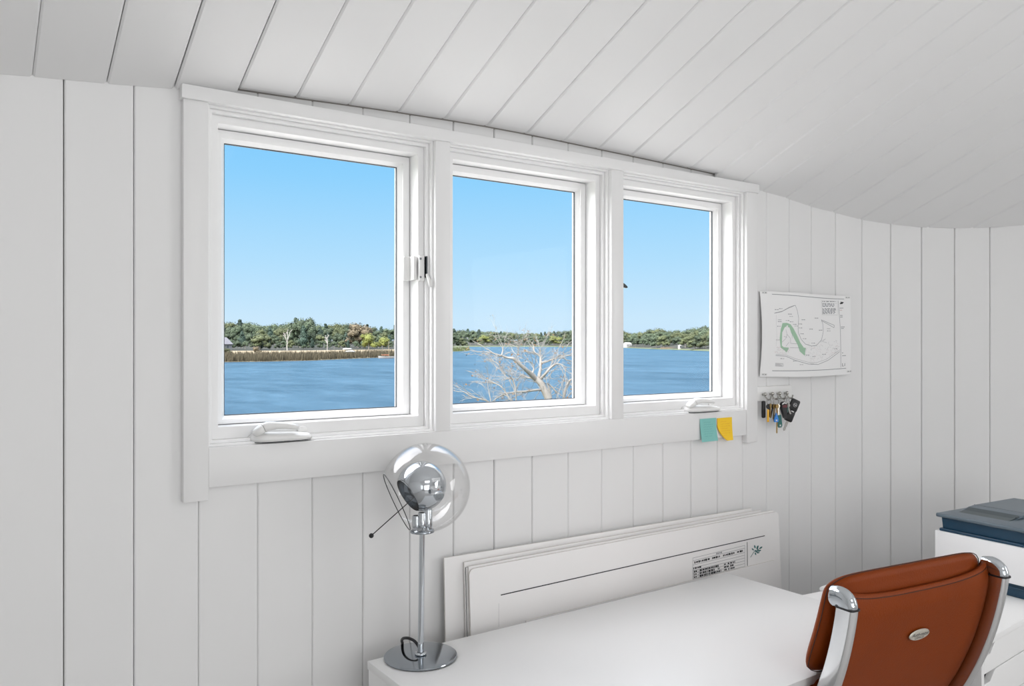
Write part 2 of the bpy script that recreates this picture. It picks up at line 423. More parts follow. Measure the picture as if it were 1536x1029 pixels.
# ------------------------------------------------------------------ sticky notes
def note(name_mats, x0, x1, za, zb, label, peel):
    o_ = thing('sticky_note', label, 'sticky note', ((x0+x1)/2, -.02, za), 'sticky notes on the window apron')
    b = MB(); t = .0006
    def P(u, v, off=0):
        x = x0+(x1-x0)*u; z = zb-(zb-za)*v
        lift = .0012 + .010*v*v
        if peel: lift = .0012+.006*v*v + .020*max(0, (v-u*.9-.15))**1.6
        return Vector((x, -.0193-lift-off, z))
    if peel:
        # lower left corner bent up: the outline is cut by a curve
        def row(v): 
            return 0 if v < .30 else .62*((v-.30)/.70)**2.0
    else:
        row = lambda v: 0
    def Q(off):
        return lambda u, v: P(row(v)+(1-row(v))*u, v, off)
    b.grid(Q(t), 12, 14, 0); b.grid(Q(0), 12, 14, 0, True)
    if peel:
        # the curled corner's underside
        vs = []; n = 14
        for i in range(n+1):
            v = .30+.70*i/n; p0 = P(row(v), v, .0004); q = P(row(v)*.86, v*.99, .0012); vs += [p0, q + Vector((0, .004, .0))]
        b.add(vs, [(2*i, 2*i+1, 2*i+3, 2*i+2) for i in range(n)], 0)
    rr = random.Random(int(x0*1000))
    for k in range(7):
        v = .16+.10*k; u = .22
        while u < (.80 if k % 3 else .6):
            L = rr.uniform(.03, .10); h = rr.uniform(-.02, .02)
            if u > row(v)+.05:
                b.add([P(u, v+h, t+.0003), P(u+L, v-h, t+.0003), P(u+L, v-h+.012, t+.0003), P(u, v+h+.012, t+.0003)], [(0, 3, 2, 1)], 1)
            u += L+rr.uniform(.015, .05)
    b.build('note_sheet', name_mats, o_, smooth=60)
note([M['note_teal'], M['pencil_t']], 2.199, 2.284, 1.191, 1.273, 'teal square paper note stuck on the white board under the window', False)
note([M['note_yellow'], M['pencil_y']], 2.290, 2.371, 1.187, 1.271, 'yellow square paper note with a curled lower left corner, beside the teal note', True)

# ------------------------------------------------------------------ site plan on the wall
SL = at_y(1140, 436, -.008); 
def sheet_pt(u, v, off=0):
    a = Vector((2.5475, -.0075, 0)); c = Vector((3.066, -.058, 0))
    p = a.lerp(c, u); n = Vector((-(c-a).y*-1, -(c-a).x, 0)).normalized()
    n = Vector(((c-a).y, -(c-a).x, 0)).normalized()
    bulge = .008*math.sin(PI*v)*(1-u)**2 + .004*math.sin(PI*v)*u**2
    zt = 1.7445+(1.7405-1.7445)*u + .002*math.sin(PI*u*2); zb = 1.4165+(1.417-1.4165)*u-.006*math.sin(PI*u)
    edge = .004*math.sin(PI*v)*(1-u)**6 - .004*(1-u)*max(0, v-.7)
    return p + n*(bulge+off) + Vector((edge, 0, zt+(zb-zt)*v))
plan = thing('site_plan', 'white printed site plan sheet with a green shape pinned to the wall above the keys', 'poster', (2.8, -.03, 1.417))
b = MB(); b.grid(lambda u, v: sheet_pt(u, v, .0006), 24, 12); b.grid(lambda u, v: sheet_pt(u, v, 0), 24, 12, 0, True)
def cu(cx, cy):
    u = (cx-70)/882.; top = 75+40*u; bot = 958-14*u
    return u, (cy-top)/(bot-top)
def stroke(pts, w, mi, conv=cu, fn=sheet_pt, off=.0011, asp=1.55):
    q = [Vector(conv(*p)) for p in pts]
    for a, c in zip(q[:-1], q[1:]):
        d = c-a
        if d.length < 1e-6: continue
        t = Vector((-d.y/asp, d.x*asp)); t.normalize(); t = Vector((t.x*w/asp, t.y*w)) * .5
        k = max(1, int(d.length/.05))
        for i in range(k):
            p0 = a+d*(i/k); p1 = a+d*((i+1)/k)
            vs = [fn(*(p0-t), off), fn(*(p1-t), off), fn(*(p1+t), off), fn(*(p0+t), off)]
            b.add(vs, [(0, 1, 2, 3)], mi)
def fillpoly(pts, mi, conv=cu, fn=sheet_pt, off=.0009):
    b.add([fn(*conv(*p), off) for p in pts], [list(range(len(pts)))], mi)
# slots: 0 paper, 1 grey, 2 pale, 3 red, 4 green, 5 ink
stroke([(178, 110), (885, 146)], .0062, 1); stroke([(180, 894), (905, 880)], .0062, 1)
stroke([(822, 160), (838, 430), (850, 868)], .0050, 1)
def band(outer, inner, mi):
    for i in range(len(outer)-1): fillpoly([outer[i], outer[i+1], inner[i+1], inner[i]], mi)
outer = [(310, 700), (250, 655), (240, 560), (250, 470), (268, 405), (310, 402), (345, 415), (375, 460), (410, 530), (440, 600), (480, 660), (490, 720)]
inner = [(290, 660), (262, 635), (262, 560), (264, 500), (290, 445), (312, 440), (335, 450), (350, 500), (385, 570), (412, 620), (435, 690), (484, 735)]
band(outer, inner, 4); fillpoly([(270, 650), (330, 655), (325, 672), (305, 705)], 4); fillpoly([(425, 640), (495, 655), (485, 730), (440, 690)], 4)
fillpoly([(312, 425), (322, 432), (314, 446), (302, 438)], 0, off=.0012)
stroke([(190, 305), (260, 290), (330, 250), (395, 220), (412, 270), (425, 350), (418, 440), (420, 500), (450, 570), (490, 615), (550, 635), (600, 628), (650, 570), (668, 480), (662, 400), (648, 362), (700, 385), (780, 422), (775, 445), (700, 400), (650, 372)], .0045, 1)
stroke([(200, 300), (270, 283), (335, 242), (385, 222)], .006, 2)
stroke([(640, 590), (690, 560), (660, 590), (700, 600)], .003, 2)
stroke([(205, 738), (300, 742), (400, 785), (520, 820), (620, 826), (720, 785), (835, 700)], .0045, 1)
stroke([(205, 725), (300, 728), (400, 768), (520, 802), (600, 808), (700, 775), (840, 680)], .0040, 2)
stroke([(210, 320), (208, 420), (215, 560), (205, 640)], .002, 2)
for pl in ([(300, 470), (310, 520), (345, 560), (345, 610), (410, 615)], [(262, 600), (300, 560), (310, 520)], [(340, 655), (440, 655)], [(360, 560), (360, 500)], [(300, 640), (330, 600)], [(280, 540), (310, 550)]):
    stroke(pl, .0028, 1)
rr = random.Random(5)
for _ in range(150):
    x = rr.uniform(480, 820); y = rr.uniform(560, 780)
    if y > 790-abs(x-600)*.25 or y < 620-(x-480)*.15: continue
    a = rr.uniform(0, 6.3); L = rr.uniform(8, 26)
    stroke([(x, y), (x+L*math.cos(a), y+L*math.sin(a))], .0018, rr.choice([2, 2, 3]))
for _ in range(60):
    x = rr.uniform(205, 330); y = rr.uniform(650, 720); stroke([(x, y), (x+rr.uniform(-20, 20), y+rr.uniform(-8, 8))], .0016, rr.choice([2, 3]))
for (x, y) in [(340, 312), (352, 335), (600, 345), (470, 366), (545, 460), (720, 455), (722, 478), (315, 378), (355, 390), (385, 415), (240, 390), (232, 438), (512, 728), (575, 742), (560, 820), (675, 722), (790, 668), (390, 790), (270, 768), (455, 826), (215, 268), (255, 258), (440, 410), (440, 450), (455, 510), (480, 560), (565, 605), (640, 470), (240, 372), (222, 578), (400, 432)]:
    for k in range(3):
        xx = x-16+k*12; stroke([(xx, y), (xx+9, y+rr.uniform(-1, 1))], .008 if k != 1 else .006, rr.choice([1, 2]))
# table block, top right
for y in (163, 186, 308): stroke([(652, y), (815, y+5)], .0022, 2)
for x in (654, 812): stroke([(x, 160), (x+6, 308)], .0022, 2)
for k in range(11):
    y = 170+k*12.5
    if k in (1, 5): continue
    x = 662
    while x < (800 if k < 2 else 775):
        L = rr.uniform(8, 30); stroke([(x, y), (x+L, y+1)], .0085, 1); x += L+rr.uniform(4, 12)
for (x, y, n) in [(855, 240, 3), (855, 262, 2), (858, 318, 2), (858, 335, 2), (865, 440, 3), (868, 455, 2), (880, 745, 3), (877, 715, 1)]:
    for k in range(n): stroke([(x-18+k*13, y), (x-8+k*13, y+1)], .008, 3 if y == 262 else 1)
for k in range(7): stroke([(205, 815+k*5), (205+rr.uniform(50, 85), 818+k*5)], .0035, 2)
fillpoly([(838, 190), (850, 180), (846, 168), (858, 176), (872, 176), (882, 184), (870, 190), (866, 198), (850, 197), (843, 201)], 5)
vs, fs = text2d('L1', 1)
b.add([sheet_pt(*cu(880+x*38, 843-y*46), .0011) for x, y in vs], fs, 5)
# pinned corners
for (u, v) in ((.045, .018), (.965, .02), (.045, .975), (.985, .965)):
    b.add([sheet_pt(u-.028, v-.012, .0012), sheet_pt(u+.028, v-.012, .0012), sheet_pt(u+.028, v+.012, .0012), sheet_pt(u-.028, v+.012, .0012)], [(0, 3, 2, 1)], 6)
    for k in (-1, 0, 1): 
        uu = u+k*.014; b.add([sheet_pt(uu-.004, v-.006, .0014), sheet_pt(uu+.004, v-.006, .0014), sheet_pt(uu+.004, v+.006, .0014), sheet_pt(uu-.004, v+.006, .0014)], [(0, 3, 2, 1)], 1)
b.build('plan_sheet', [M['paper'], M['ink_grey'], M['ink_pale'], M['ink_red'], M['ink_green'], M['ink'], M['tape']], plan, smooth=60)
for (u, v) in ((.045, .018), (.965, .02), (.045, .975), (.985, .965)):
    p = sheet_pt(u, v, .0015)
    k = MB(); k.sphere(p, .0032, 0, 2, (1, .5, 1)); k.build('tack', M['tape'], plan, smooth=60)

# ------------------------------------------------------------------ key rack and keys
rack = thing('key_rack', 'white key rack with four chrome hooks below the site plan', 'key rack', (2.64, 0, 1.322))
b = MB(); b.rbox((2.530, -.010, 1.322), (2.742, -.0005, 1.378), .002, 2); b.build('back_plate', M['plastic'], rack, smooth=40)
HX = [2.562, 2.6055, 2.651, 2.696]; hook_tip = []
hz = 1.347
for x in HX:
    h = MB(); h.sphere((x, -.0215, hz+.002), .0072, 0, 3); h.tube([(x, -.009, hz), (x, -.020, hz)], .0045, 10)
    pts = [(x, -.019, hz-.004), (x+.001, -.024, hz-.010), (x+.002, -.029, hz-.0165), (x+.003, -.036, hz-.019), (x+.004, -.043, hz-.014), (x+.004, -.045, hz-.007)]
    h.tube(pts, [.0032, .003, .0028, .0028, .0028, .0030], 8); h.sphere(pts[-1], .0034, 0, 2)
    h.build('hook', M['steel'], rack, smooth=60)
    hook_tip.append(Vector((x+.003, -.036, hz-.019)))
b = MB(); b.tube([(2.62, -.011, 1.3285), (2.738, -.011, 1.3285)], .0022, 6); b.build('rack_rail', M['steel'], rack, smooth=60)
def ringtube(b, c, r, ax, w=.0011, mi=0):
    ax = Vector(ax).normalized(); u = ax.orthogonal().normalized(); v = ax.cross(u)
    b.tube([c + (u*math.cos(2*PI*k/18)+v*math.sin(2*PI*k/18))*r for k in range(18)], w, 6, mi, True)
GK = 'keys hanging on the key rack'
def key_set(label, hook, dx=0):
    t = thing('key_bunch', label, 'keys', hook_tip[hook]+Vector((dx, 0, 0)), GK); return t
def key_flat(b, top, length, width, ang, mi=0, yaw=.0, th=.0022):
    """a flat key hanging from 'top': round bow with hole, blade with teeth"""
    T = Matrix.Translation(top) @ Matrix.Rotation(yaw, 4, 'Z') @ Matrix.Rotation(ang, 4, 'Y')
    n = 14; rb = width/2
    outer = []
    for k in range(n+1):
        a = PI/2+.9 - (k/n)*0 ; 
    bow = [(rb*math.cos(-PI/2+.42+(2*PI-.84)*k/n), -rb+rb*math.sin(-PI/2+.42+(2*PI-.84)*k/n)) for k in range(n+1)]
    wl = width*.19; L = length
    blade = [(-wl, -2*rb+.002), (-wl, -L+.004), (0, -L), (wl, -L+.004)]
    z = -L+.006; tooth = []
    while z < -2*rb-.004: tooth += [(wl*1.0, z), (wl*.35, z+.002), (wl*1.0, z+.004)]; z += .0045
    blade += tooth + [(wl, -2*rb+.002)]
    b.prism(bow + blade, lambda a, c, s_: T @ Vector((a, (th/2 if s_ else -th/2), c)), mi)
TIP = lambda h: hook_tip[h]
# first hook: black fob and a yellow tag
t = key_set('keys with a black fob and a yellow tag on the first hook from the left', 0)
c = TIP(0); b = MB(); ringtube(b, c+Vector((0, 0, -.007)), .0095, (.3, 1, 0)); b.build('key_ring', M['steel'], t, smooth=60)
b = MB(); b.rbox((c.x-.019, c.y+.010, c.z-.070), (c.x-.003, c.y+.022, c.z-.004), .005, 3); b.build('key_fob', M['fob_black'], t, smooth=50)
b = MB(); b.rbox((-.0045, -.0015, -.078), (.0045, .0015, -.030), .0014, 2, 0, Matrix.Translation(c+Vector((-.010, -.004, -.006))) @ Matrix.Rotation(-.3, 4, 'Z')); b.build('key_tag', M['tag_yellow'], t, smooth=50)
b = MB(); key_flat(b, c+Vector((.004, -.006, -.014)), .056, .015, .06, 0, .2); b.build('key', M['brass'], t)
b = MB(); key_flat(b, c+Vector((.000, .002, -.016)), .052, .020, -.10, 0, -.8); b.build('key', M['fob_black'], t)
# second hook: brass keys with blue and teal tags
t = key_set('bunch of brass keys with a blue tag and a teal tag on the second hook', 1)
c = TIP(1); b = MB(); ringtube(b, c+Vector((0, 0, -.010)), .0125, (.2, 1, 0)); b.build('key_ring', M['steel'], t, smooth=60)
for k, (dx, dy, L, an, yw, mt) in enumerate([(-.014, -.004, .060, .12, .5, 'brass'), (-.006, -.010, .112, .02, .4, 'brass'), (.004, -.006, .062, -.08, .2, 'steel'), (.010, 0, .058, -.16, -.3, 'brass'), (-.010, .004, .055, .2, -.5, 'fob_black'), (.000, .006, .070, .04, .1, 'steel')]):
    b = MB(); key_flat(b, c+Vector((dx, dy, -.018)), L, .016, an, 0, yw-.5); b.build('key', M[mt], t)
b = MB(); key_flat(b, c+Vector((-.006, -.008, -.05)), .066, .010, .02, 0, .9); b.build('key_strap', M['brass'], t)
T = Matrix.Translation(c+Vector((-.012, -.010, -.050))) @ Matrix.Rotation(-.3, 4, 'Z')
b = MB(); b.prism([(-.001, 0), (.001, 0), (.010, -.026), (.008, -.036), (-.008, -.036), (-.010, -.026)], lambda a, d, s_: T @ Vector((a, .002 if s_ else -.002, d)), 0)
b.prism([(-.003, -.026), (.003, -.026), (.003, -.032), (-.003, -.032)], lambda a, d, s_: T @ Vector((a, .0026 if s_ else -.0026, d)), 1)
b.build('key_tag', [M['tag_blue'], M['white_mark']], t).name = 'key_tag'
T = Matrix.Translation(c+Vector((.008, -.008, -.060))) @ Matrix.Rotation(-.25, 4, 'Z') @ Matrix.Rotation(-.08, 4, 'Y')
b = MB(); b.prism([(-.008, 0), (.006, 0), (.008, -.012), (.010, -.040), (.006, -.048), (-.006, -.048), (-.010, -.040)], lambda a, d, s_: T @ Vector((a, .003 if s_ else -.003, d)), 0)
b.prism([(-.003, -.037), (.003, -.037), (.003, -.043), (-.003, -.043)], lambda a, d, s_: T @ Vector((a, .0036 if s_ else -.0036, d)), 1)
b.build('key_tag', [M['tag_teal'], M['white_mark']], t)
# third hook: dark red fob and small keys
t = key_set('dark red and black teardrop key fob on the third hook', 2)
c = TIP(2)+Vector((-.016, 0, 0)); b = MB(); ringtube(b, TIP(2)+Vector((-.004, 0, -.008)), .0105, (.1, 1, 0)); b.build('key_ring', M['steel'], t, smooth=60)
T = Matrix.Translation(c+Vector((.006, -.006, -.010))) @ Matrix.Rotation(-.35, 4, 'Z') @ Matrix.Rotation(-.12, 4, 'Y')
tear = [(-.009, -.002), (0, .001), (.009, -.002), (.0145, -.012), (.014, -.024), (.010, -.046), (.006, -.062), (0, -.066), (-.006, -.062), (-.010, -.046), (-.0145, -.024), (-.0145, -.012)]
b = MB(); b.prism(tear, lambda a, d, s_: T @ Vector((a, .005 if s_ else -.005, d)), 0)
b.prism([(x*.86, d*.9-.002) for x, d in tear], lambda a, d, s_: T @ Vector((a, .0072 if s_ else -.0072, d)), 0)
b.prism([(-.009, -.005), (0, -.001), (.009, -.005), (.0105, -.010), (0, -.006), (-.0105, -.010)], lambda a, d, s_: T @ Vector((a, .0080 if s_ else -.0080, d)), 2)
b.prism([(-.0095, -.013), (.010, -.011), (.010, -.024), (-.009, -.021)], lambda a, d, s_: T @ Vector((a, .0078 if s_ else -.0078, d)), 1)
b.build('key_fob', [M['fob_black'], M['fob_red'], M['white_mark']], t)
t = key_set('small steel keys with a green grip between the red fob and the car key', 2, .001)
c = TIP(2)+Vector((.006, -.005, 0)); b = MB(); ringtube(b, c+Vector((0, 0, -.012)), .0125, (-.2, 1, 0)); b.build('key_ring', M['steel'], t, smooth=60)
b = MB(); key_flat(b, c+Vector((-.004, -.002, -.020)), .050, .018, .10, 0, -.7); b.build('key', M['steel'], t)
b = MB(); key_flat(b, c+Vector((.010, 0, -.016)), .046, .018, -.3, 0, -1.0); b.build('key', M['steel'], t)
b = MB(); b.rbox((c.x-.012, c.y-.010, c.z-.052), (c.x+.004, c.y-.006, c.z-.030), .002, 2); b.build('key_grip', M['tag_teal'], t, smooth=50)
# fourth hook: car key
t = key_set('black car key with a steel blade on the last hook at the right', 3)
c = TIP(3); b = MB(); ringtube(b, c+Vector((0, 0, -.006)), .0085, (.2, 1, 0)); b.build('key_ring', M['steel'], t, smooth=60)
T = Matrix.Translation(c+Vector((.018, -.012, -.006))) @ Matrix.Rotation(-.42, 4, 'Z') @ Matrix.Rotation(.42, 4, 'Y')
b = MB(); b.rbox((-.019, -.007, -.045), (.019, .007, .002), .0062, 4, 0, T); b.rbox((-.017, -.0075, -.090), (.017, .0075, -.046), .0066, 4, 0, T)
b.rbox((-.016, -.005, -.05), (.016, .005, -.04), .002, 2, 0, T)
b.build('key_fob', M['fob_black'], t, smooth=50)
b = MB(); cc = T @ Vector((0, -.0074, -.021)); ringtube(b, cc, .0072, T.to_3x3() @ Vector((0, 1, 0)), .0007)
b.rbox((-.005, -.0080, -.0222), (.005, -.0068, -.0198), .0003, 1, 0, T); b.rbox((-.006, -.0080, -.050), (.006, -.0070, -.046), .0004, 1, 0, T)
b.build('emblem', M['white_mark'], t)
b = MB(); b.prism([(-.005, -.088), (-.0045, -.126), (0, -.131), (.004, -.127), (.004, -.118), (.003, -.115), (.005, -.11), (.005, -.088)], lambda a, d, s_: T @ Vector((a, .0012 if s_ else -.0012, d)))
b.build('key_blade', M['steel'], t)

# ------------------------------------------------------------------ desk
DX0, DX1, DY0, DY1, DZ = .865, 2.232, -.82, -.120, .74
desk = thing('desk', 'white laminate desk under the window with a lamp on its left end', 'desk', ((DX0+DX1)/2, (DY0+DY1)/2, 0))
b = MB(); b.rbox((DX0, DY0, DZ-.021), (DX1, DY1, DZ), .0012, 2); b.build('desktop', M['desk'], desk, smooth=35)
for xa in (DX0+.0015, DX1-.0215):
    b = MB(); b.rbox((xa, DY0+.03, 0), (xa+.02, DY1-.004, DZ-.021), .001, 1); b.build('side_panel', M['desk'], desk)
b = MB(); b.box((DX0+.0215, DY1-.08, .42), (DX1-.0215, DY1-.062, DZ-.021)); b.build('modesty_panel', M['desk'], desk)

# ------------------------------------------------------------------ foam boards behind the desk
GB = 'foam boards leaning on the wall behind the desk'
def lean_board(name, label, px_l, py_l, px_r, py_r, ytop, ybot, th, mats, round_=0, tilt=0):
    """board standing on the floor, its top edge through two picture points at y = ytop"""
    a = at_y(px_l, py_l, ytop); c = at_y(px_r, py_r, ytop)
    H = (a.z+c.z)/2
    o = thing(name, label, 'board', ((a.x+c.x)/2, (ytop+ybot)/2, 0), GB)
    def P(u, v, side):
        """u along the length, v from the top (0) to the floor (1)"""
        zt = a.z+(c.z-a.z)*u; z = zt*(1-v)
        y = ytop+(ybot-ytop)*v
        return Vector((a.x+(c.x-a.x)*u, y - (th if side else 0), z))
    rr_ = round_/ (c.x-a.x); rz = round_/H
    outl = []
    if round_:
        for k in range(7): w_ = PI/2*k/6; outl.append((rr_*(1-math.sin(w_+0) if False else 1-math.cos(PI/2-w_)) , rz*(1-math.sin(PI/2-w_)) ))
        outl = [(rr_*(1-math.cos(w)), rz*(1-math.sin(w))) for w in [PI/2*k/6 for k in range(7)]]
        # from the left edge (u=0, v=rz) up to (u=rr, v=0)
        right = [(1-u, v) for u, v in outl[::-1]]
        outl = outl + right
    else: outl = [(0, 0), (1, 0)]
    outl = outl + [(1, 1), (0, 1)]
    return o, P, outl, a, c
def simple_board(label, *args, mats=None, **kw):
    o, P, outl, a, c = lean_board('foam_board', label, *args, mats=None, **kw)
    b = MB(); n = len(outl)
    vs = [P(u, v, 0) for u, v in outl]+[P(u, v, 1) for u, v in outl]
    b.add(vs, [list(range(n))[::-1], list(range(n, 2*n))], 0)
    b.add(vs, [(i, (i+1) % n, n+(i+1) % n, n+i) for i in range(n)], 1)
    fixn(b.build('sheet', mats or [M['board'], M['board_edge']], o)); return o
simple_board('plain white foam board rearmost in the stack, sticking out at its left end', 665, 836.5, 1126, 762, -.024, -.058, .005)
simple_board('white foam board second from the wall in the stack', 695, 843, 1140, 764.5, -.034, -.072, .005)
simple_board('black edged foam board in the middle of the stack behind the printed board', 698, 851, 1150, 767.5, -.041, -.080, .0035, mats=[M['board'], M['black']])
simple_board('thin foam board just behind the printed board', 701.5, 849.5, 1158, 765.2, -.046, -.087, .005)
# the printed board
o, P, outl, a, c = lean_board('foam_board', 'large printed foam board with a black line, a plant table and a leaf drawing', 702.5, 853.5, 1166, 766.8, -.053, -.097, .005, None, round_=.018)
b = MB(); n = len(outl); vs = [P(u, v, 0) for u, v in outl]+[P(u, v, 1) for u, v in outl]
b.add(vs, [list(range(n))[::-1], list(range(n, 2*n))], 0); b.add(vs, [(i, (i+1) % n, n+(i+1) % n, n+i) for i in range(n)], 1)
def FB(u, v, off=0): return P(u, v, 1) + Vector((0, -off, 0))
def pxuv(px, py):
    """picture point on the board's front face -> (u, v)"""
    y = -.06
    for _ in range(4):
        p = at_y(px, py, y); v = 1-p.z/((a.z+c.z)/2); y = -.053-.005+(-.097+.053)*v
    u = (p.x-a.x)/(c.x-a.x); zt = a.z+(c.z-a.z)*u
    return u, 1-p.z/zt
def line(p0, p1, w, mi): stroke([p0, p1], w, mi, pxuv, FB, .0008, 1.42)
line((751, 892.5), (1147, 803.5), .0032, 2)
# table block: picture corners
TL, TR, BL = (1039, 837), (1117, 818), (1039.5, 872)
def tb(s_, t_): return (TL[0]+(TR[0]-TL[0])*s_, TL[1]+(TR[1]-TL[1])*s_+35*t_)
for t_ in (0, .12, .30, .42, .54, .66, .78, .90): line(tb(0, t_), tb(1, t_), .0011, 3)
for s_ in (0, .105, 1): line(tb(s_, 0 if s_ != .105 else .54), tb(s_, 1.2), .0011, 3)
rr = random.Random(21)
def words(t_, s0, s1, h, mi, dens=.8):
    s_ = s0
    while s_ < s1:
        L = rr.uniform(.012, .045)
        if rr.random() < dens: line(tb(s_, t_), tb(min(s_+L, s1), t_), h*rr.uniform(.7, 1.1), mi)
        s_ += L+rr.uniform(.004, .014)
words(.06, .45, .56, .006, 3, 1)
words(.21, .03, .33, .0075, 2, 1); words(.21, .37, .52, .0075, 2, 1); words(.21, .58, .80, .0075, 2, 1); words(.21, .85, .96, .0075, 2, 1)
words(.46, .01, .16, .0065, 2, 1)
for t_ in (.60, .72, .84, .96, 1.08):
    words(t_, .02, .08, .0065, 2, .7); words(t_, .13, .55-.08*rr.random(), .0078, 2, .95); words(t_, .60, .70, .0065, 2, .9); words(t_, .72, .82, .0065, 2, .9)
line((1120.5, 813), (1121, 849), .0026, 2)
# leaf sprig drawing
def leaf(cx, cy, L, ang, mi):
    pts = []
    for k in range(8):
        w_ = 2*PI*k/8; x = L*math.cos(w_); y = L*.42*math.sin(w_)
        pts.append((cx+x*math.cos(ang)-y*math.sin(ang), cy+x*math.sin(ang)+y*math.cos(ang)))
    fillpoly(pts, mi, pxuv, FB, .0009)
line((1125.5, 836), (1131, 827), .0024, 4); line((1131, 827), (1142, 822), .002, 4)
for (x, y, L, an) in [(1132, 820, 2.6, 1.3), (1129, 824, 2.2, .8), (1136, 821, 3.2, -1.2), (1134, 827, 3.0, .6), (1139, 826, 2.6, -.4), (1141, 821.5, 2.8, -.6), (1133, 830.5, 2.2, 1.2), (1137, 829, 2.2, -.2), (1136.5, 825, 2.4, 1.6)]:
    leaf(x, y, L, an, 4)
stroke([(748, 905), (748, 940)], .0009, 5, pxuv, FB, .0008, 1.42)
fixn(b.build('sheet', [M['board'], M['board_edge'], M['ink'], M['ink_grey'], M['ink_teal'], M['ink_pale']], o))
simple_board('low white foam board in front of the printed board, its top just above the desk', 788, 930.5, 1161, 839.6, -.068, -.108, .005)

# ------------------------------------------------------------------ lamp
LB = Vector((.989, -.173-.012, DZ)); LB = at_z(631, 986, DZ)
GR = .1127
lamp = thing('table_lamp', 'chrome table lamp with a clear glass globe on the left end of the desk', 'lamp', LB)
b = MB(); b.lathe([(.0, 0), (.088, 0), (.0925, .0012), (.0935, .004), (.0925, .0062), (.090, .007), (0, .0072)], 72, Matrix.Translation(LB), cap=False); b.build('base', M['chrome_d'], lamp, smooth=30)
GC = at_d(639, 731, (LB-EYE).dot(FW))
PXc = at_d(634, 800, (LB-EYE).dot(FW))
pb = LB+Vector((0, 0, .0072)); pt = Vector((LB.x+.0045, LB.y, GC.z-GR*.985))
b = MB(); b.tube([pb, pb.lerp(pt, .5), pt], [.0078, .0074, .0070], 20); b.build('pole', M['chrome'], lamp, smooth=50)
b = MB(); b.lathe([(.009, 0), (.0145, .001), (.0155, .0035), (.0145, .006), (.009, .007)], 32, Matrix.Translation(pb), cap=False); b.build('pole_collar', M['chrome'], lamp, smooth=60)
cd = MB(); back = Vector((-.35, .94, 0)).normalized()
left = -RT
q = [pb+left*.004+FW*.004+Vector((0, 0, .016)), pb+left*.016+FW*.012+Vector((0, 0, .029)), pb+left*.034+FW*.026+Vector((0, 0, .032)), pb+left*.050+FW*.048+Vector((0, 0, .024)), pb+left*.058+FW*.072+Vector((0, 0, .010))]
q.append(Vector((q[-1].x, q[-1].y, DZ+.0055))+FW*.016+left*.001)
dd = (DY1+.006-q[-1].y)/FW.y; q.append(q[-1]+FW*max(dd, .004)); q[-1].z = DZ-.004
q.append(q[-1]+Vector((0, .002, -.06))); q.append(q[-1]+Vector((0, 0, -.5)))
pts = []
for i in range(len(q)-1):
    p0 = q[max(i-1, 0)]; p1 = q[i]; p2 = q[i+1]; p3 = q[min(i+2, len(q)-1)]
    for k in range(5):
        t_ = k/5; pts.append(.5*((2*p1)+(p2-p0)*t_+(2*p0-5*p1+4*p2-p3)*t_*t_+(3*p1-p0-3*p2+p3)*t_**3))
pts.append(q[-1]); cd.tube(pts, .0038, 10); cd.build('power_cord', M['black'], lamp, smooth=60)
# globe with a round opening at the lower left
toC = (EYE-GC).normalized()
UPV = Vector((0, 0, 1))
nA = (left*.885 - UPV*.447 + toC*.30).normalized()
def frame(n):
    u = n.orthogonal().normalized(); v = n.cross(u); return Matrix((u, v, n)).transposed().to_4x4()
TA = Matrix.Translation(GC) @ frame(nA)
th0 = math.asin(.045*1.55/ (GR)) if False else math.asin(45/66.)
prof = [(GR*math.sin(th0+(PI-th0)*k/40), GR*math.cos(th0+(PI-th0)*k/40)) for k in range(40)]+[(.0004, -GR)]
ri = GR-.0022
prof_in = [(ri*math.sin(th0+(PI-th0)*k/40), ri*math.cos(th0+(PI-th0)*k/40)) for k in range(40)]+[(.0004, -ri)]
b = MB(); b.lathe(prof, 80, TA, cap=False); b.lathe(prof_in[::-1], 80, TA, cap=False)
fixn(b.build('glass_globe', M['globe'], lamp, smooth=60))
b = MB(); rr_ = GR*math.sin(th0); zz = GR*math.cos(th0)
b.tube([TA @ Vector((rr_*math.cos(2*PI*k/64), rr_*math.sin(2*PI*k/64), zz)) for k in range(64)], .0011, 8, 0, True); b.build('globe_rim', M['black'], lamp, smooth=60)
# inner reflector bowl
IR = GR*37/66.; IC = at_d(632.5, 729, (LB-EYE).dot(FW))
nB = (left*.80 - UPV*.56 + toC*.50).normalized(); TB = Matrix.Translation(IC) @ frame(nB)
t0 = math.asin(26.5/37.)
pr = [(IR*math.sin(t0+(PI-t0)*k/32), IR*math.cos(t0+(PI-t0)*k/32)) for k in range(32)]+[(.0003, -IR)]
i2 = IR-.0012; pri = [(i2*math.sin(t0+(PI-t0)*k/32), i2*math.cos(t0+(PI-t0)*k/32)) for k in range(32)]+[(.0003, -i2)]
b = MB(); b.lathe(pr, 64, TB, cap=False); b.lathe(pri[::-1], 64, TB, cap=False); fixn(b.build('reflector', M['chrome'], lamp, smooth=60))
b = MB(); b.sphere(IC+nB*.004, .024, 0, 3); b.build('bulb', mat('frosted bulb', (.55, .58, .60), .2), lamp, smooth=60)
# knob on a stem
kd = (RT*.62 + toC*.74 - UPV*.22).normalized()
k0 = IC+kd*(IR-.004); k1 = at_d(658, 743.5, (LB-EYE).dot(FW)-.075)
b = MB(); b.tube([k0, k1], .0042, 14); b.build('knob_stem', M['chrome_d'], lamp, smooth=50)
TK = Matrix.Translation(k1) @ frame((k1-k0).normalized())
b = MB(); b.lathe([(.0001, -.007), (.0105, -.007), (.012, -.005), (.012, .005), (.0105, .0072), (.0050, .0074), (.0044, .0060), (.0001, .0060)], 28, TK, cap=False); b.build('knob', M['chrome_d'], lamp, smooth=40)
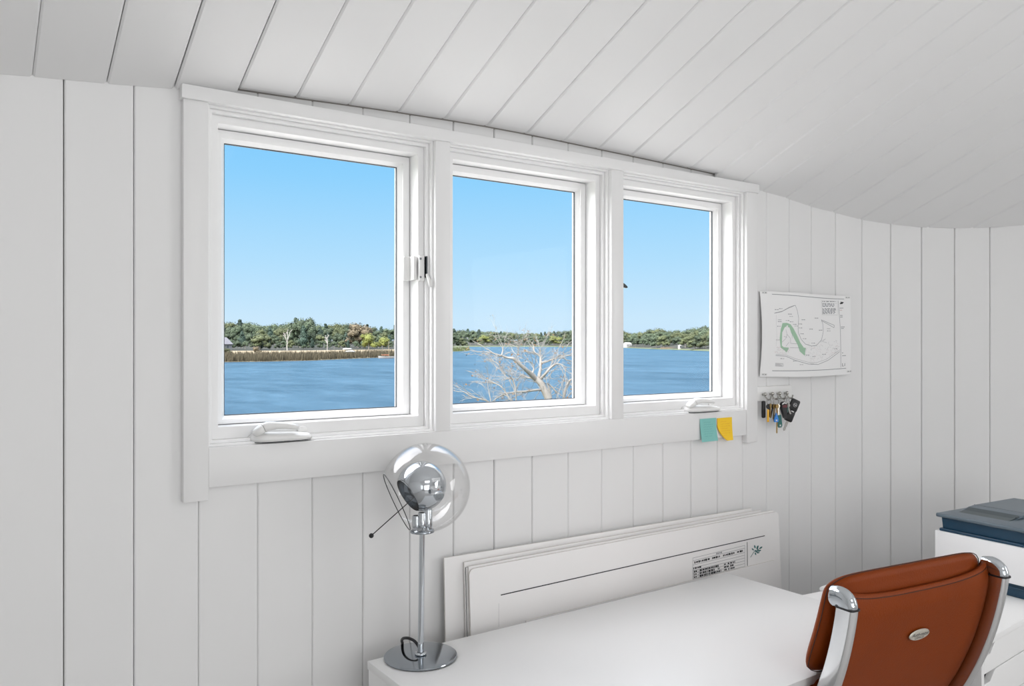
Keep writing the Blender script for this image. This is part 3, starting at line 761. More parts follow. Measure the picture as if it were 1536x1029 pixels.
# socket of three tubes
sb = Vector((pt.x, pt.y, GC.z-GR+.004))
b = MB(); b.lathe([(.0001, -.006), (.031, -.006), (.0315, -.003), (.030, 0), (.024, .003), (.022, .009), (.0001, .009)], 48, Matrix.Translation(sb), cap=False); b.build('globe_holder', M['chrome_d'], lamp, smooth=40)
zt = GC.z-GR+.05
b = MB()
for (dx, hh) in ((-.015, .036), (0, .044), (.015, .052)):
    c0 = sb+RT*dx+toC*.004*(1-abs(dx)/.015); b.lathe([(.0108, .004), (.0108, hh-.002), (.0100, hh), (.0085, hh), (.0085, hh-.012), (.0001, hh-.012)], 24, Matrix.Translation(c0), cap=False)
b.build('socket', M['chrome'], lamp, smooth=40)
b = MB(); b.tube([sb+RT*.015+Vector((0, 0, .04)), (sb+RT*.012+Vector((0, 0, .05))).lerp(IC, .5), IC-nB*(IR-.002)], .004, 10); b.build('reflector_arm', M['chrome_d'], lamp, smooth=50)
# magnet rod with a ball end
r0 = at_d(613, 753.5, (LB-EYE).dot(FW)-.012); r1_ = at_d(557, 803.5, (LB-EYE).dot(FW)-.030)
b = MB(); b.tube([r0+(r0-r1_).normalized()*.02, r1_], .0013, 8); b.build('aiming_rod', M['black'], lamp, smooth=60)
b = MB(); b.sphere(r1_, .0062, 0, 3); b.build('rod_ball', M['black'], lamp, smooth=60)

# ------------------------------------------------------------------ office chair
chair = thing('office_chair', 'cognac leather office chair with chrome side frames at the desk', 'chair', (1.955, -.967, 0), None, (0, 0, -R(7.5)))
HWD = .282                                       # half distance between the post centres
post = [(.010, .990), (.000, .972), (-.001, .940), (.007, .890), (.021, .830), (.041, .765), (.069, .695), (.104, .625), (.148, .560), (.208, .510), (.275, .480), (.37, .468), (.50, .476), (.60, .490), (.655, .482), (.668, .462)]
def smooth_path(p, n=4):
    out = []
    for i in range(len(p)-1):
        p0 = Vector(p[max(i-1, 0)]); p1 = Vector(p[i]); p2 = Vector(p[i+1]); p3 = Vector(p[min(i+2, len(p)-1)])
        for k in range(n):
            t_ = k/n; out.append(.5*((2*p1)+(p2-p0)*t_+(2*p0-5*p1+4*p2-p3)*t_*t_+(3*p1-p0-3*p2+p3)*t_**3))
    out.append(Vector(p[-1])); return out
PP = smooth_path(post, 5)
def bar(b, path, x, sec, mi=0, close=True):
    """sweep a section (a across X, d along the in-plane normal) along a (y, z) path at local x"""
    n = len(sec); vs = []; fs = []
    for i, p in enumerate(path):
        t_ = (path[min(i+1, len(path)-1)]-path[max(i-1, 0)]).normalized(); nn = Vector((-t_.y, t_.x))
        for a_, d in sec: vs.append(Vector((x+a_, p.x+nn.x*d, p.y+nn.y*d)))
    for i in range(len(path)-1):
        for k in range(n): fs.append((i*n+k, i*n+(k+1) % n, (i+1)*n+(k+1) % n, (i+1)*n+k))
    fs += [list(range(n))[::-1], list(range((len(path)-1)*n, len(path)*n))]
    b.add(vs, fs, mi)
def rsec(w, h, r, n=3):
    out = []
    for cx_, cy_, a0 in ((w/2-r, h/2-r, 0), (-w/2+r, h/2-r, PI/2), (-w/2+r, -h/2+r, PI), (w/2-r, -h/2+r, 3*PI/2)):
        for k in range(n+1):
            a_ = a0+PI/2*k/n; out.append((cx_+r*math.cos(a_), cy_+r*math.sin(a_)))
    return out
body = [p for p in PP if not (p.y > .944 and p.x < .05)]
for sgn in (-1, 1):
    b = MB(); bar(b, body, sgn*HWD, rsec(.027, .046, .006)); o = fixn(b.build('side_frame', M['alu'], chair, smooth=40, local=True))
    capz = smooth_path([(-.002, .942), (-.001, .950), (.006, .957), (.018, .960), (.034, .957)], 4)
    b = MB(); bar(b, capz, sgn*HWD, rsec(.031, .049, .015, 5))
    b.sphere(Vector((sgn*HWD, .034, .955)), .0155, 0, 3, (1, .9, 1.45))
    b.sphere(Vector((sgn*HWD, .004, .952)), .0155, 0, 3, (1, 1.4, 1.5))
    fixn(b.build('frame_cap', M['chrome'], chair, smooth=60, local=True))
    b = MB(); bar(b, [Vector((-.002, .938)), Vector((-.002, .9425))], sgn*HWD, rsec(.0325, .0505, .008)); fixn(b.build('cap_gasket', M['black'], chair, local=True))
def path_at(z):
    best = min(body, key=lambda p: abs(p.y-z)+ (10 if p.x > .3 else 0)); 
    for p, q_ in zip(body[:-1], body[1:]):
        if p.y >= z >= q_.y and p.x < .25: t_ = (p.y-z)/(p.y-q_.y+1e-9); return p.x+(q_.x-p.x)*t_
    return body[0].x if z > .9 else best.x
# rear leather panel between the posts
def rear(off):
    def f(u, v):
        x = (u-.5)*2*(HWD-.010)
        s_ = abs(u-.5)*2
        top = .966 - .020*(1-s_**3) + (.006*s_**10); z = top+(.545-top)*v
        y = path_at(min(z, .95)) + .012 + .012*(1-s_**2.2)*math.sin(PI*min(1, v*1.1)) + .010*max(0, (1-v*9))*1 - off
        y += .010*s_**14
        return Vector((x, y, z))
    return f
b = MB(); n = 0
b.grid(rear(.007), 36, 40); b.grid(rear(-.004), 36, 40, 0, True)
f0, f1 = rear(.007), rear(-.004)
for (ua, va, ub, vb, cnt) in ((0, 0, 1, 0, 36), (1, 0, 1, 1, 40), (1, 1, 0, 1, 36), (0, 1, 0, 0, 40)):
    for k in range(cnt):
        A = (ua+(ub-ua)*k/cnt, va+(vb-va)*k/cnt); B_ = (ua+(ub-ua)*(k+1)/cnt, va+(vb-va)*(k+1)/cnt)
        b.add([f0(*A), f0(*B_), f1(*B_), f1(*A)], [(0, 1, 2, 3)])
o = b.build('back_panel', M['leather'], chair, smooth=50, local=True)
bb = bmesh.new(); bb.from_mesh(o.data); bmesh.ops.remove_doubles(bb, verts=bb.verts, dist=.0002); bmesh.ops.recalc_face_normals(bb, faces=bb.faces); bb.to_mesh(o.data); bb.free()
o.data.shade_smooth()
b = MB(); b.tube([rear(.0075)(k/60, .022) for k in range(61)], .0009, 6); b.build('panel_seam', M['thread'], chair, smooth=60, local=True)
# badge
bc = rear(.010)(.535, .318); _d = rear(.010)(.52, .33)-rear(.010)(.52, .24)
def badge_pt(x, z, off): return Vector((bc.x+x, bc.y-off+.00+(.0), bc.z+z))
bt = Matrix.Translation(bc+Vector((0, -.001, 0))) @ Matrix.Rotation(math.atan2(_d.y, -_d.z), 4, 'X')
b = MB(); n = 40
for rr0, rr1, oa, ob, mi in ((1, .95, 0, .0025, 0), (.95, .84, .0025, .003, 0)):
    vs = [bt @ Vector((.0375*r_*math.cos(2*PI*k/n), -o_, .0155*r_*math.sin(2*PI*k/n))) for r_, o_ in ((rr0, oa), (rr1, ob)) for k in range(n)]
    b.add(vs, [(k, (k+1) % n, n+(k+1) % n, n+k) for k in range(n)], mi)
b.add([bt @ Vector((.0375*.84*math.cos(2*PI*k/n), -.003, .0155*.84*math.sin(2*PI*k/n))) for k in range(n)], [list(range(n))], 0)
for s_, sz, dz, sh in (('Auth-mizal', .0140, .0022, .35), ('OFFICE', .0095, -.0078, .15)):
    vs, fs = text2d(s_, sz, sh); sc = 1.0 if s_ != 'OFFICE' else 1.15
    b.add([bt @ Vector((x*sc-.001, -.0034, y+dz)) for x, y in vs], fs, 1)
b.build('badge', [M['badge'], M['ink']], chair, local=True)['label'] = 'oval metal badge with small lettering'
# front pads (headrest, back, lower back): pillowed blocks along the back
def pad(name, za, zb, y_add, thick, hw):
    """superelliptic cushion between heights za and zb in front of the posts"""
    b = MB(); nu, nv = 44, 28
    zm = (za+zb)/2
    def base(z): return path_at(min(z, .955))+.026+y_add
    def f(side):
        def g(u, v):
            a_ = (u-.5)*2; c_ = (v-.5)*2
            # squircle mapping keeps the corners round
            ex = 5.0
            x = a_*hw*(1-.035*abs(c_)**6); z = zm+c_*(zb-za)/2*(1-.20*abs(a_)**10)
            pr_ = (max(0, 1-abs(a_)**7)**.5)*(max(0, 1-abs(c_)**4)**.5)
            y = base(z) + thick*.42 + side*thick*.5*pr_ + .022*max(0, min(1, (zb-z)/(zb-za)))
            if z > .97: y -= (z-.97)*.35
            return Vector((x, y, z))
        return g
    b.grid(f(-1), nu, nv); b.grid(f(1), nu, nv, 0, True)
    o = b.build(name, M['leather'], chair, local=True)
    bb = bmesh.new(); bb.from_mesh(o.data); bmesh.ops.remove_doubles(bb, verts=bb.verts, dist=.0003); bmesh.ops.recalc_face_normals(bb, faces=bb.faces); bb.to_mesh(o.data); bb.free(); o.data.shade_smooth()
    # piping round the edge of the pad
    e = MB(); loop = []
    for k in range(36): loop.append(f(0)(k/36, 0))
    for k in range(24): loop.append(f(0)(1, k/24))
    for k in range(36): loop.append(f(0)(1-k/36, 1))
    for k in range(24): loop.append(f(0)(0, 1-k/24))
    ce_ = sum(loop, Vector())/len(loop)
    loop = [p+ (Vector((p.x-ce_.x, 0, p.z-ce_.z)).normalized())*.0005+Vector((0, -.006, 0)) for p in loop]
    e.tube(loop, .0012, 6, 0, True); e.build('piping', M['thread'], o, smooth=60, local=True)
    return o
pad('head_pad', .738, .998, .004, .066, .290)
pad('back_pad', .600, .734, .016, .066, .290)
pad('lower_back_pad', .500, .597, .0, .05, .27)
b = MB(); b.rbox((-.262, .17, .452), (.262, .66, .505), .022, 4); b.build('seat', M['leather'], chair, smooth=60, local=True)
for (ya, yb_) in ((.18, .33), (.335, .49), (.495, .66)):
    b = MB(); b.rbox((-.272, ya, .500), (.272, yb_, .545), .020, 5); b.build('seat_pad', M['leather'], chair, smooth=60, local=True)
b = MB(); b.rbox((-.12, .28, .405), (.12, .54, .452), .01, 2); b.build('tilt_mechanism', M['black'], chair, smooth=40, local=True)
b = MB(); b.lathe([(.026, .09), (.026, .26), (.019, .262), (.019, .41)], 24, Matrix.Translation((0, .41, 0))); b.build('gas_column', M['chrome'], chair, smooth=40, local=True)
for k in range(5):
    a_ = 2*PI*k/5+.3; dx, dy = math.cos(a_), math.sin(a_)
    b = MB(); b.tube([(dx*.02, .41+dy*.02, .115), (dx*.15, .41+dy*.15, .10), (dx*.29, .41+dy*.29, .072)], [.022, .019, .013], 10); leg = b.build('base_leg', M['alu'], chair, smooth=60, local=True)
    T = Matrix.Translation((dx*.29, .41+dy*.29, .028)) @ Matrix.Rotation(a_+.6, 4, 'Z') @ Matrix.Rotation(PI/2, 4, 'X')
    b = MB(); 
    for zz_ in (-.020, .006): b.lathe([(.012, zz_), (.026, zz_+.002), (.028, zz_+.007), (.026, zz_+.012), (.012, zz_+.014)], 20, T)
    b.tube([(dx*.29, .41+dy*.29, .028), (dx*.29, .41+dy*.29, .066)], .007, 8)
    b.build('castor', M['black'], leg, smooth=50, local=True)

# ------------------------------------------------------------------ drawer cabinet right of the desk
CZ = .722; ca = R(4.0)
shf = thing('side_shelf', 'narrow white shelf between the drawer cabinet and the wall, right of the desk', 'shelf', (2.268, -.382, 0), None, (0, 0, R(-7)))
b = MB(); b.rbox((0, -.115, CZ-.018), (.50, 0, CZ), .0012, 2); b.build('shelf_top', M['desk'], shf, smooth=35, local=True)
for xa in (.004, .478):
    b = MB(); b.box((xa, -.111, 0), (xa+.018, -.004, CZ-.018)); b.build('side_panel', M['desk'], shf, local=True)
cab = thing('drawer_cabinet', 'white drawer cabinet carrying the printer at the right of the desk', 'cabinet', (2.300, -.557, 0), None, (0, 0, ca))
CW, CD = 1.18, .368
b = MB(); b.rbox((0, -CD, CZ-.018), (CW, 0, CZ), .0012, 2); b.build('cabinet_top', M['desk'], cab, smooth=35, local=True)
b = MB(); b.box((.002, -CD+.004, 0), (.020, -.004, CZ-.018)); b.box((CW-.02, -CD+.004, 0), (CW-.002, -.004, CZ-.018)); b.box((.02, -.012, .03), (CW-.02, -.004, CZ-.018)); b.box((.02, -CD+.03, .03), (CW-.02, -.012, .05)); b.box((.60, -CD+.03, .05), (.615, -.012, CZ-.018))
b.build('carcass', M['desk'], cab, local=True)
b = MB(); b.box((.021, -CD+.036, .055), (.599, -CD+.040, CZ-.02)); b.box((.616, -CD+.036, .055), (CW-.021, -CD+.040, CZ-.02)); b.build('drawer_gap_backing', M['black'], cab, local=True)
def drawer(x0_, x1_, za, zb):
    """front with slanted cut-outs in both upper corners"""
    nz, nw = .026, .075
    poly = [(x0_, za), (x1_, za), (x1_, zb-nz), (x1_-nw*.55, zb-nz), (x1_-nw, zb), (x0_+nw, zb), (x0_+nw*.55, zb-nz), (x0_, zb-nz)]
    b = MB(); b.prism(poly, lambda p, q_, s_: Vector((p, -CD+(.004 if s_ else .022), q_)))
    o = fixn(b.build('drawer', M['desk'], cab, local=True)); bevel_mod(o, .0015)
for xa, xb in ((.022, .598), (.617, CW-.022)):
    zt = CZ-.021
    for h in (.078, .098, .135, .16, .16):
        drawer(xa, xb, zt-h+.003, zt); zt -= h
# paper pad on the cabinet beside the wall
p = at_z(1231, 885, CZ)
stk = thing('paper_pad', 'small pad of white paper on the narrow shelf behind the leather chair', 'paper', (p.x+.012, p.y-.012, CZ), None, (0, 0, R(4)))
b = MB(); b.rbox((-.02, -.085, 0.0004), (.15, .012, .010), .001, 1); b.build('paper_block', M['paper'], stk, local=True)
b = MB(); b.rbox((-.018, -.082, .0102), (.146, .010, .0125), .0008, 1); b.build('top_sheet', M['board'], stk, local=True)

# ------------------------------------------------------------------ printer
pr = thing('printer', 'navy and white inkjet printer on the white drawer cabinet', 'printer', (2.833, -.538, CZ), None, (0, 0, R(-5.0)))
PW, PD = .46, .345                                 # local: x along the room, y towards the camera is negative
def pbox(name, lo, hi, m_, r=.004, T=None, parent=None):
    b = MB(); b.rbox(lo, hi, r, 3, 0, T); return b.build(name, M[m_], parent or pr, smooth=40, local=True)
pbox('base_band', (.012, -PD+.012, .0), (PW-.012, -.012, .046), 'navy', .004)
pbox('base_lip', (.006, -PD+.006, .026), (PW-.006, -.006, .034), 'navy', .003)
pbox('white_body', (-.006, -PD-.006, .046), (PW+.006, .006, .168), 'print_white', .004)
pbox('navy_lip', (.004, -PD+.004, .166), (PW-.004, -.004, .1775), 'navy', .003)
# navy scanner body widens upward
b = MB(); v = []
for z_, e_ in ((.1765, .012), (.2165, .009)):
    v += [Vector((e_, -PD+e_, z_)), Vector((PW-e_, -PD+e_, z_)), Vector((PW-e_, -e_, z_)), Vector((e_, -e_, z_))]
b.add(v, [(0,3,2,1),(4,5,6,7),(0,1,5,4),(1,2,6,5),(2,3,7,6),(3,0,4,7)]); o = b.build('scanner_body', M['navy'], pr, local=True); bevel_mod(o, .003)
b = MB(); b.rbox((-.004, -PD-.004, .216), (PW+.004, .004, .229), .004, 3); lid = b.build('lid', M['slate'], pr, smooth=40, local=True)
# raised document feeder with a slanted face and a paper slot
b = MB(); prof = [(.105, .2285), (.150, .2395), (.185, .2425), (PW-.02, .2425), (PW-.01, .239), (PW-.008, .2285)]
b.prism(prof, lambda p, q_, s_: Vector((p, -.020 if s_ else -PD+.14, q_))); o = fixn(b.build('document_feeder', M['slate'], pr, local=True)); bevel_mod(o, .003)
b = MB(); b.box((.188, -PD+.139, .2420), (.1895, -.0195, .2430)); b.box((.11, -PD+.139, .236), (.13, -PD+.1405, .240)); b.build('feeder_seam', M['slate_d'], o, local=True)
b = MB(); b.prism([(.075, .2288), (.105, .2288), (.140, .2400), (.112, .2330)], lambda p, q_, s_: Vector((p, -.03 if s_ else -PD+.145, q_))); fixn(b.build('paper_slot', M['slate_d'], o, local=True))
b = MB(); b.rbox((.03, -PD-.008, .070), (PW-.03, -PD-.004, .155), .003, 2); b.build('front_cover', M['print_white'], pr, smooth=40, local=True)

# ------------------------------------------------------------------ outdoors
WZ = EYE.z-6.0                                   # water level
def sand_noise(m_): return m_
def water_mat():
    m = bpy.data.materials.new('pond water'); m.use_nodes = True; nt = m.node_tree; b = nt.nodes['Principled BSDF']
    tc = nt.nodes.new('ShaderNodeNewGeometry'); mp = nt.nodes.new('ShaderNodeMapping'); mp.inputs['Rotation'].default_value = (0, 0, PI/2-YAW); mp.inputs['Scale'].default_value = (1.2, .55, 1)
    nt.links.new(tc.outputs['Position'], mp.inputs[0])
    n = nt.nodes.new('ShaderNodeTexNoise'); n.inputs['Scale'].default_value = .16; n.inputs['Detail'].default_value = 9; n.inputs['Roughness'].default_value = .80
    nt.links.new(mp.outputs[0], n.inputs[0])
    n2 = nt.nodes.new('ShaderNodeTexNoise'); n2.inputs['Scale'].default_value = .03; n2.inputs['Detail'].default_value = 3; nt.links.new(mp.outputs[0], n2.inputs[0])
    bp = nt.nodes.new('ShaderNodeBump'); bp.inputs['Strength'].default_value = .7; bp.inputs['Distance'].default_value = .6
    nt.links.new(n.outputs[0], bp.inputs['Height']); nt.links.new(bp.outputs[0], b.inputs['Normal'])
    cr = nt.nodes.new('ShaderNodeValToRGB'); cr.color_ramp.elements[0].position = .36; cr.color_ramp.elements[1].position = .64
    cr.color_ramp.elements[0].color = (.005, .024, .046, 1); cr.color_ramp.elements[1].color = (.040, .084, .128, 1)
    ad = nt.nodes.new('ShaderNodeMix'); ad.data_type = 'FLOAT'; ad.inputs[0].default_value = .30
    nt.links.new(n.outputs[0], ad.inputs[2]); nt.links.new(n2.outputs[0], ad.inputs[3]); nt.links.new(ad.outputs[0], cr.inputs[0]); nt.links.new(cr.outputs[0], b.inputs['Base Color'])
    b.inputs['Roughness'].default_value = .25; b.inputs['IOR'].default_value = 1.33; b.inputs['Specular IOR Level'].default_value = .12
    return m
b = MB(); b.add([(-2500, 25, WZ), (5500, 25, WZ), (5500, 5500, WZ), (-2500, 5500, WZ)], [(0, 1, 2, 3)])
b.build('pond_water', water_mat()); struct(bpy.data.objects['pond_water'], 'rippled blue pond water beyond the windows', 'water')
yard = mat('lawn', (.07, .10, .03), .9, var=.4, vscale=2)
b = MB(); b.grid(lambda u, v: Vector((-40+u*120, 1.0+v*34, -2.9+(WZ-.4+2.9)*(v**1.6)))
       , 12, 12); b.build('yard_ground', yard); struct(bpy.data.objects['yard_ground'], 'sloping lawn below the windows', 'ground')

M['bank'] = mat('reed bank soil', (.06, .053, .03), .95, var=.45, vscale=.12)
M['tan'] = mat('dry tan grass', (.20, .16, .10), .95, var=.25, vscale=.2)
M['scrub'] = mat('green shore scrub', (.05, .065, .025), .95, var=.5, vscale=.1)
# shores: (pixel column, depth of the waterline)
def shore(name, label, wl, widths, mats):
    """terrain strip rising from the waterline; widths: (distance inland, height above water, material index)"""
    b = MB(); rows = []
    for px, dep in wl:
        base = at_d(px, HY, dep); d = ray(px, HY).normalized()
        rows.append([Vector((base.x+d.x*t_, base.y+d.y*t_, WZ+h)) for t_, h, _ in widths])
    for i in range(len(rows)-1):
        for k in range(len(widths)-1):
            b.add([rows[i][k], rows[i+1][k], rows[i+1][k+1], rows[i][k+1]], [(0, 1, 2, 3)], widths[k+1][2])
    o = fixn(b.build(name, mats)); struct(o, label, 'ground'); return o
def wdep(y): return 6.0*F_PX/(y-HY)
WL1 = [(-900, wdep(552)), (-200, wdep(549)), (150, wdep(546.5)), (325, wdep(543.3)), (400, wdep(542.3)), (470, wdep(540.8)), (530, wdep(538)), (570, wdep(536.5)), (592, wdep(535.8)), (604, wdep(534.5))]
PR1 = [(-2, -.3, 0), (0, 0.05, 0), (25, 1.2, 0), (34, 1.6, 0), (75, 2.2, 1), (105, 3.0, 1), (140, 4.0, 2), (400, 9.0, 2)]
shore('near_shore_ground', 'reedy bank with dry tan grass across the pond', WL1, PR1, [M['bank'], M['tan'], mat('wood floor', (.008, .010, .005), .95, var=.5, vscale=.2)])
WLP = [(588, wdep(529)), (640, wdep(529)), (690, wdep(527)), (704, wdep(526))]
shore('point_ground', 'low green point of land at the left of the middle window', WLP, [(-2, -.3, 0), (0, .05, 0), (30, 1.0, 0), (60, 3, 0), (180, 4, 0)], [M['scrub'], M['scrub']])
WL2 = [(150, 2100), (560, 2000), (680, 1950), (760, 1990), (865, 1900), (935, 1700), (1300, 1500)]
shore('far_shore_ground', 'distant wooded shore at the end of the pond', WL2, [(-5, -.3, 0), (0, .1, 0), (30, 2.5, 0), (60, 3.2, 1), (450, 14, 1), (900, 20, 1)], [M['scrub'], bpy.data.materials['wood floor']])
WL3 = [(890, wdep(520.6)), (937, wdep(521.8)), (980, wdep(523.6)), (1020, wdep(525)), (1063, wdep(526.6)), (1120, wdep(529)), (1400, wdep(533)), (2000, wdep(536))]
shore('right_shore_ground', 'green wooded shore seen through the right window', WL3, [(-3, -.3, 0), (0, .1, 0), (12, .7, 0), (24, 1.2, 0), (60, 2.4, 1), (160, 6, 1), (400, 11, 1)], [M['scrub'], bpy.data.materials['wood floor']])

b = MB(); b.rbox((-1.7, .25, .42), (4.6, 5.2, .50), .01, 1); struct(b.build('bounce_deck', mat('pale deck boards', (.66, .64, .60), .7, var=.1, vscale=3)), 'pale deck added unseen below the windows to bounce light up', 'bounce_deck')  # unseen pale slab added to bounce daylight up to the ceiling
b = MB(); b.box((-1.6, 4.9, -3.6), (4.5, 5.1, .42)); struct(b.build('bounce_deck_wall', M['trim']), 'white wall carrying the added deck', 'wall')
# trees: prototype crowns made of leaf cards round a lumpy core
def leaf_mat(name, col, var=.45):
    m = bpy.data.materials.new(name); m.use_nodes = True; nt = m.node_tree; b = nt.nodes['Principled BSDF']
    g = nt.nodes.new('ShaderNodeNewGeometry'); oi = nt.nodes.new('ShaderNodeObjectInfo')
    ad = nt.nodes.new('ShaderNodeMath'); ad.operation = 'MULTIPLY_ADD'; ad.inputs[1].default_value = .5
    mu = nt.nodes.new('ShaderNodeMath'); mu.operation = 'MULTIPLY'; mu.inputs[1].default_value = .5
    nt.links.new(oi.outputs['Random'], mu.inputs[0]); nt.links.new(g.outputs['Random Per Island'], ad.inputs[0]); nt.links.new(mu.outputs[0], ad.inputs[2])
    mx = nt.nodes.new('ShaderNodeMix'); mx.data_type = 'RGBA'
    mx.inputs[6].default_value = (*[c*(1-var) for c in col], 1); mx.inputs[7].default_value = (*[c*(1+var) for c in col], 1)
    nt.links.new(ad.outputs[0], mx.inputs[0]); nt.links.new(mx.outputs[2], b.inputs['Base Color'])
    b.inputs['Roughness'].default_value = .7; b.inputs['Specular IOR Level'].default_value = .2
    return m
LEAF = {'oak': leaf_mat('oak leaves', (.048, .066, .040)), 'olive': leaf_mat('olive leaves', (.066, .078, .038)), 'pine': leaf_mat('pine needles', (.030, .050, .038)),
        'yellow': leaf_mat('yellow green leaves', (.125, .14, .038)), 'brown': leaf_mat('rusty leaves', (.095, .078, .05)), 'reed': leaf_mat('reeds', (.070, .060, .038), .5)}
BARK = mat('grey bark', (.20, .18, .155), .9, var=.3, vscale=6); PALE = mat('pale bark', (.24, .23, .215), .85, var=.2, vscale=5)
def crown_mesh(kind, seed, n=1150):
    rr = random.Random(seed); b = MB(); blobs = []
    if kind == 'pine':
        for k in range(7): z_ = .28+.68*k/6; r_ = .30*(1-.75*k/6); blobs.append((Vector((rr.uniform(-.05, .05), rr.uniform(-.05, .05), z_)), r_))
    else:
        for k in range(9):
            a_ = rr.uniform(0, 6.28); d = rr.uniform(.05, .30); blobs.append((Vector((d*math.cos(a_), d*math.sin(a_), rr.uniform(.36, .80))), rr.uniform(.15, .25)))
        blobs.append((Vector((0, 0, .72)), .27))
        for k in range(4):
            a_ = rr.uniform(0, 6.28); blobs.append((Vector((.33*math.cos(a_), .33*math.sin(a_), rr.uniform(.22, .42))), .17))
    for c, r_ in blobs:
        b.sphere(c, r_*.66, 0, 2, (1, 1, .85))
    for _ in range(n):
        c, r_ = rr.choice(blobs); d = Vector((rr.gauss(0, 1), rr.gauss(0, 1), rr.gauss(0, 1)+.25)).normalized()
        p = c+Vector((d.x, d.y, d.z*.85))*r_*rr.uniform(.66, 1.14); sz = rr.uniform(.018, .046)
        u = (d.orthogonal().normalized()+Vector((rr.uniform(-.6, .6), rr.uniform(-.6, .6), rr.uniform(-.6, .6)))).normalized(); w_ = d.cross(u).normalized()
        b.add([p-u*sz, p+w_*sz*.7, p+u*sz, p-w_*sz*.7], [(0, 1, 2, 3)], 0)
    return b
PROTO = {}
def proto(kind, seed):
    if (kind, seed) not in PROTO:
        b = crown_mesh(kind, seed); me = bpy.data.meshes.new('crown'); me.from_pydata([tuple(p) for p in b.v], [], b.f); me.materials.append(LEAF[kind]); me.update()
        t_ = MB(); t_.tube([(0, 0, -.06), (.01, 0, .2), (-.01, .01, .5)], [.022, .018, .010], 8)
        for k in range(3): t_.tube([(0, 0, .22+.06*k), (.12*math.cos(2.1*k), .12*math.sin(2.1*k), .45+.05*k)], [.010, .005], 6)
        tm = bpy.data.meshes.new('trunk'); tm.from_pydata([tuple(p) for p in t_.v], [], t_.f); tm.materials.append(BARK); tm.update()
        PROTO[(kind, seed)] = (me, tm)
    return PROTO[(kind, seed)]
def tree(kind, seed, base, h, wid, label, group=None, cat='tree'):
    me, tm = proto(kind, seed)
    o = bpy.data.objects.new('shore_tree', None); C.objects.link(o); o.location = base; tag(o, label, cat, group)
    o.scale = (h*wid, h*wid, h); o.rotation_euler = (0, 0, rnd.uniform(0, 6.28))
    for nm, d in (('crown', me), ('trunk', tm)):
        ch = bpy.data.objects.new(nm, d); C.objects.link(ch); ch.parent = o
    return o
def interp(tab, x):
    for (a0, b0), (a1, b1) in zip(tab[:-1], tab[1:]):
        if a0 <= x <= a1: return b0+(b1-b0)*(x-a0)/(a1-a0)
    return tab[0][1] if x < tab[0][0] else tab[-1][1]
def place(px, inland, wl, prof):
    dep = interp(wl, px); base = at_d(px, HY, dep); d = ray(px, HY).normalized()
    h = interp([(t_, z_) for t_, z_, _ in prof], inland)
    p = Vector((base.x+d.x*inland, base.y+d.y*inland, WZ+h)); return p
def top_h(p, ytop):
    """height a tree at p needs to reach picture row ytop"""
    dep = (p-EYE).dot(FW); return EYE.z+(HY-ytop)/F_PX*dep - p.z
KL = {'oak': 'dull green leafy tree in the wood across the pond, left window', 'olive': 'olive green leafy tree in the wood across the pond, left window',
      'pine': 'dark green pine in the wood across the pond, left window', 'brown': 'rusty brown leafed tree in the wood across the pond, left window'}
import itertools
CYC = itertools.cycle((0, 1, 2))
# left window: wooded bank
TOP1 = [(240, 478), (318, 480), (345, 480), (352, 479), (375, 482), (395, 485), (420, 485), (438, 480), (450, 475), (465, 476), (478, 484), (500, 484), (508, 481), (520, 484), (535, 483), (548, 484), (565, 488), (580, 489), (592, 487), (600, 486)]
rr = random.Random(4)
for row, (inl, f_, step) in enumerate(((330, 1.0, 11), (238, .82, 12), (146, .58, 13), (122, .34, 11))):
    px = 250
    while px < 603:
        kind = rr.choice(['oak', 'oak', 'olive', 'pine', 'oak'])
        p = place(px, inl+(next(CYC)*24 if inl > 130 else 0)+rr.uniform(-5, 5), WL1, PR1); yt = interp(TOP1, px)+rr.uniform(-1.0, 2.5)
        base_y = HY - (p.z-EYE.z)/((p-EYE).dot(FW))*F_PX
        h = top_h(p, base_y+(yt-base_y)*f_)
        tree(kind, rr.choice([1, 2, 3]), p, h, rr.uniform(.85, 1.08), KL[kind], 'trees in the wood across the pond')
        px += step*rr.uniform(.8, 1.2)
def special(kind, px, inl, ytop, wid, label, seed=1):
    p = place(px, inl, WL1, PR1); return tree(kind, seed, p, top_h(p, ytop), wid, label)
special('oak', 450, 150, 474.5, .80, 'tall rounded tree rising highest above the wood in the left window', 2)
special('brown', 537, 140, 483, 1.25, 'rusty brown rounded tree near the right end of the wooded bank', 3)
special('yellow', 553, 95, 498, 1.15, 'bright yellow green tree near the moored sailboat', 1)
special('yellow', 574, 90, 503, 1.1, 'smaller yellow green tree just right of the brightest tree', 2)
special('pine', 455, 118, 489, .85, 'dark spreading pine in the middle of the wooded bank', 2)
special('olive', 390, 118, 500, 1.4, 'low olive green tree on the tan meadow edge', 3)
special('olive', 334, 40, 520, 2.2, 'small green bush in the reeds at the far left', 2)['category'] = 'bush'
special('brown', 384.5, 60, 519, 1.4, 'small dark brown bush on the tan meadow', 1)['category'] = 'bush'
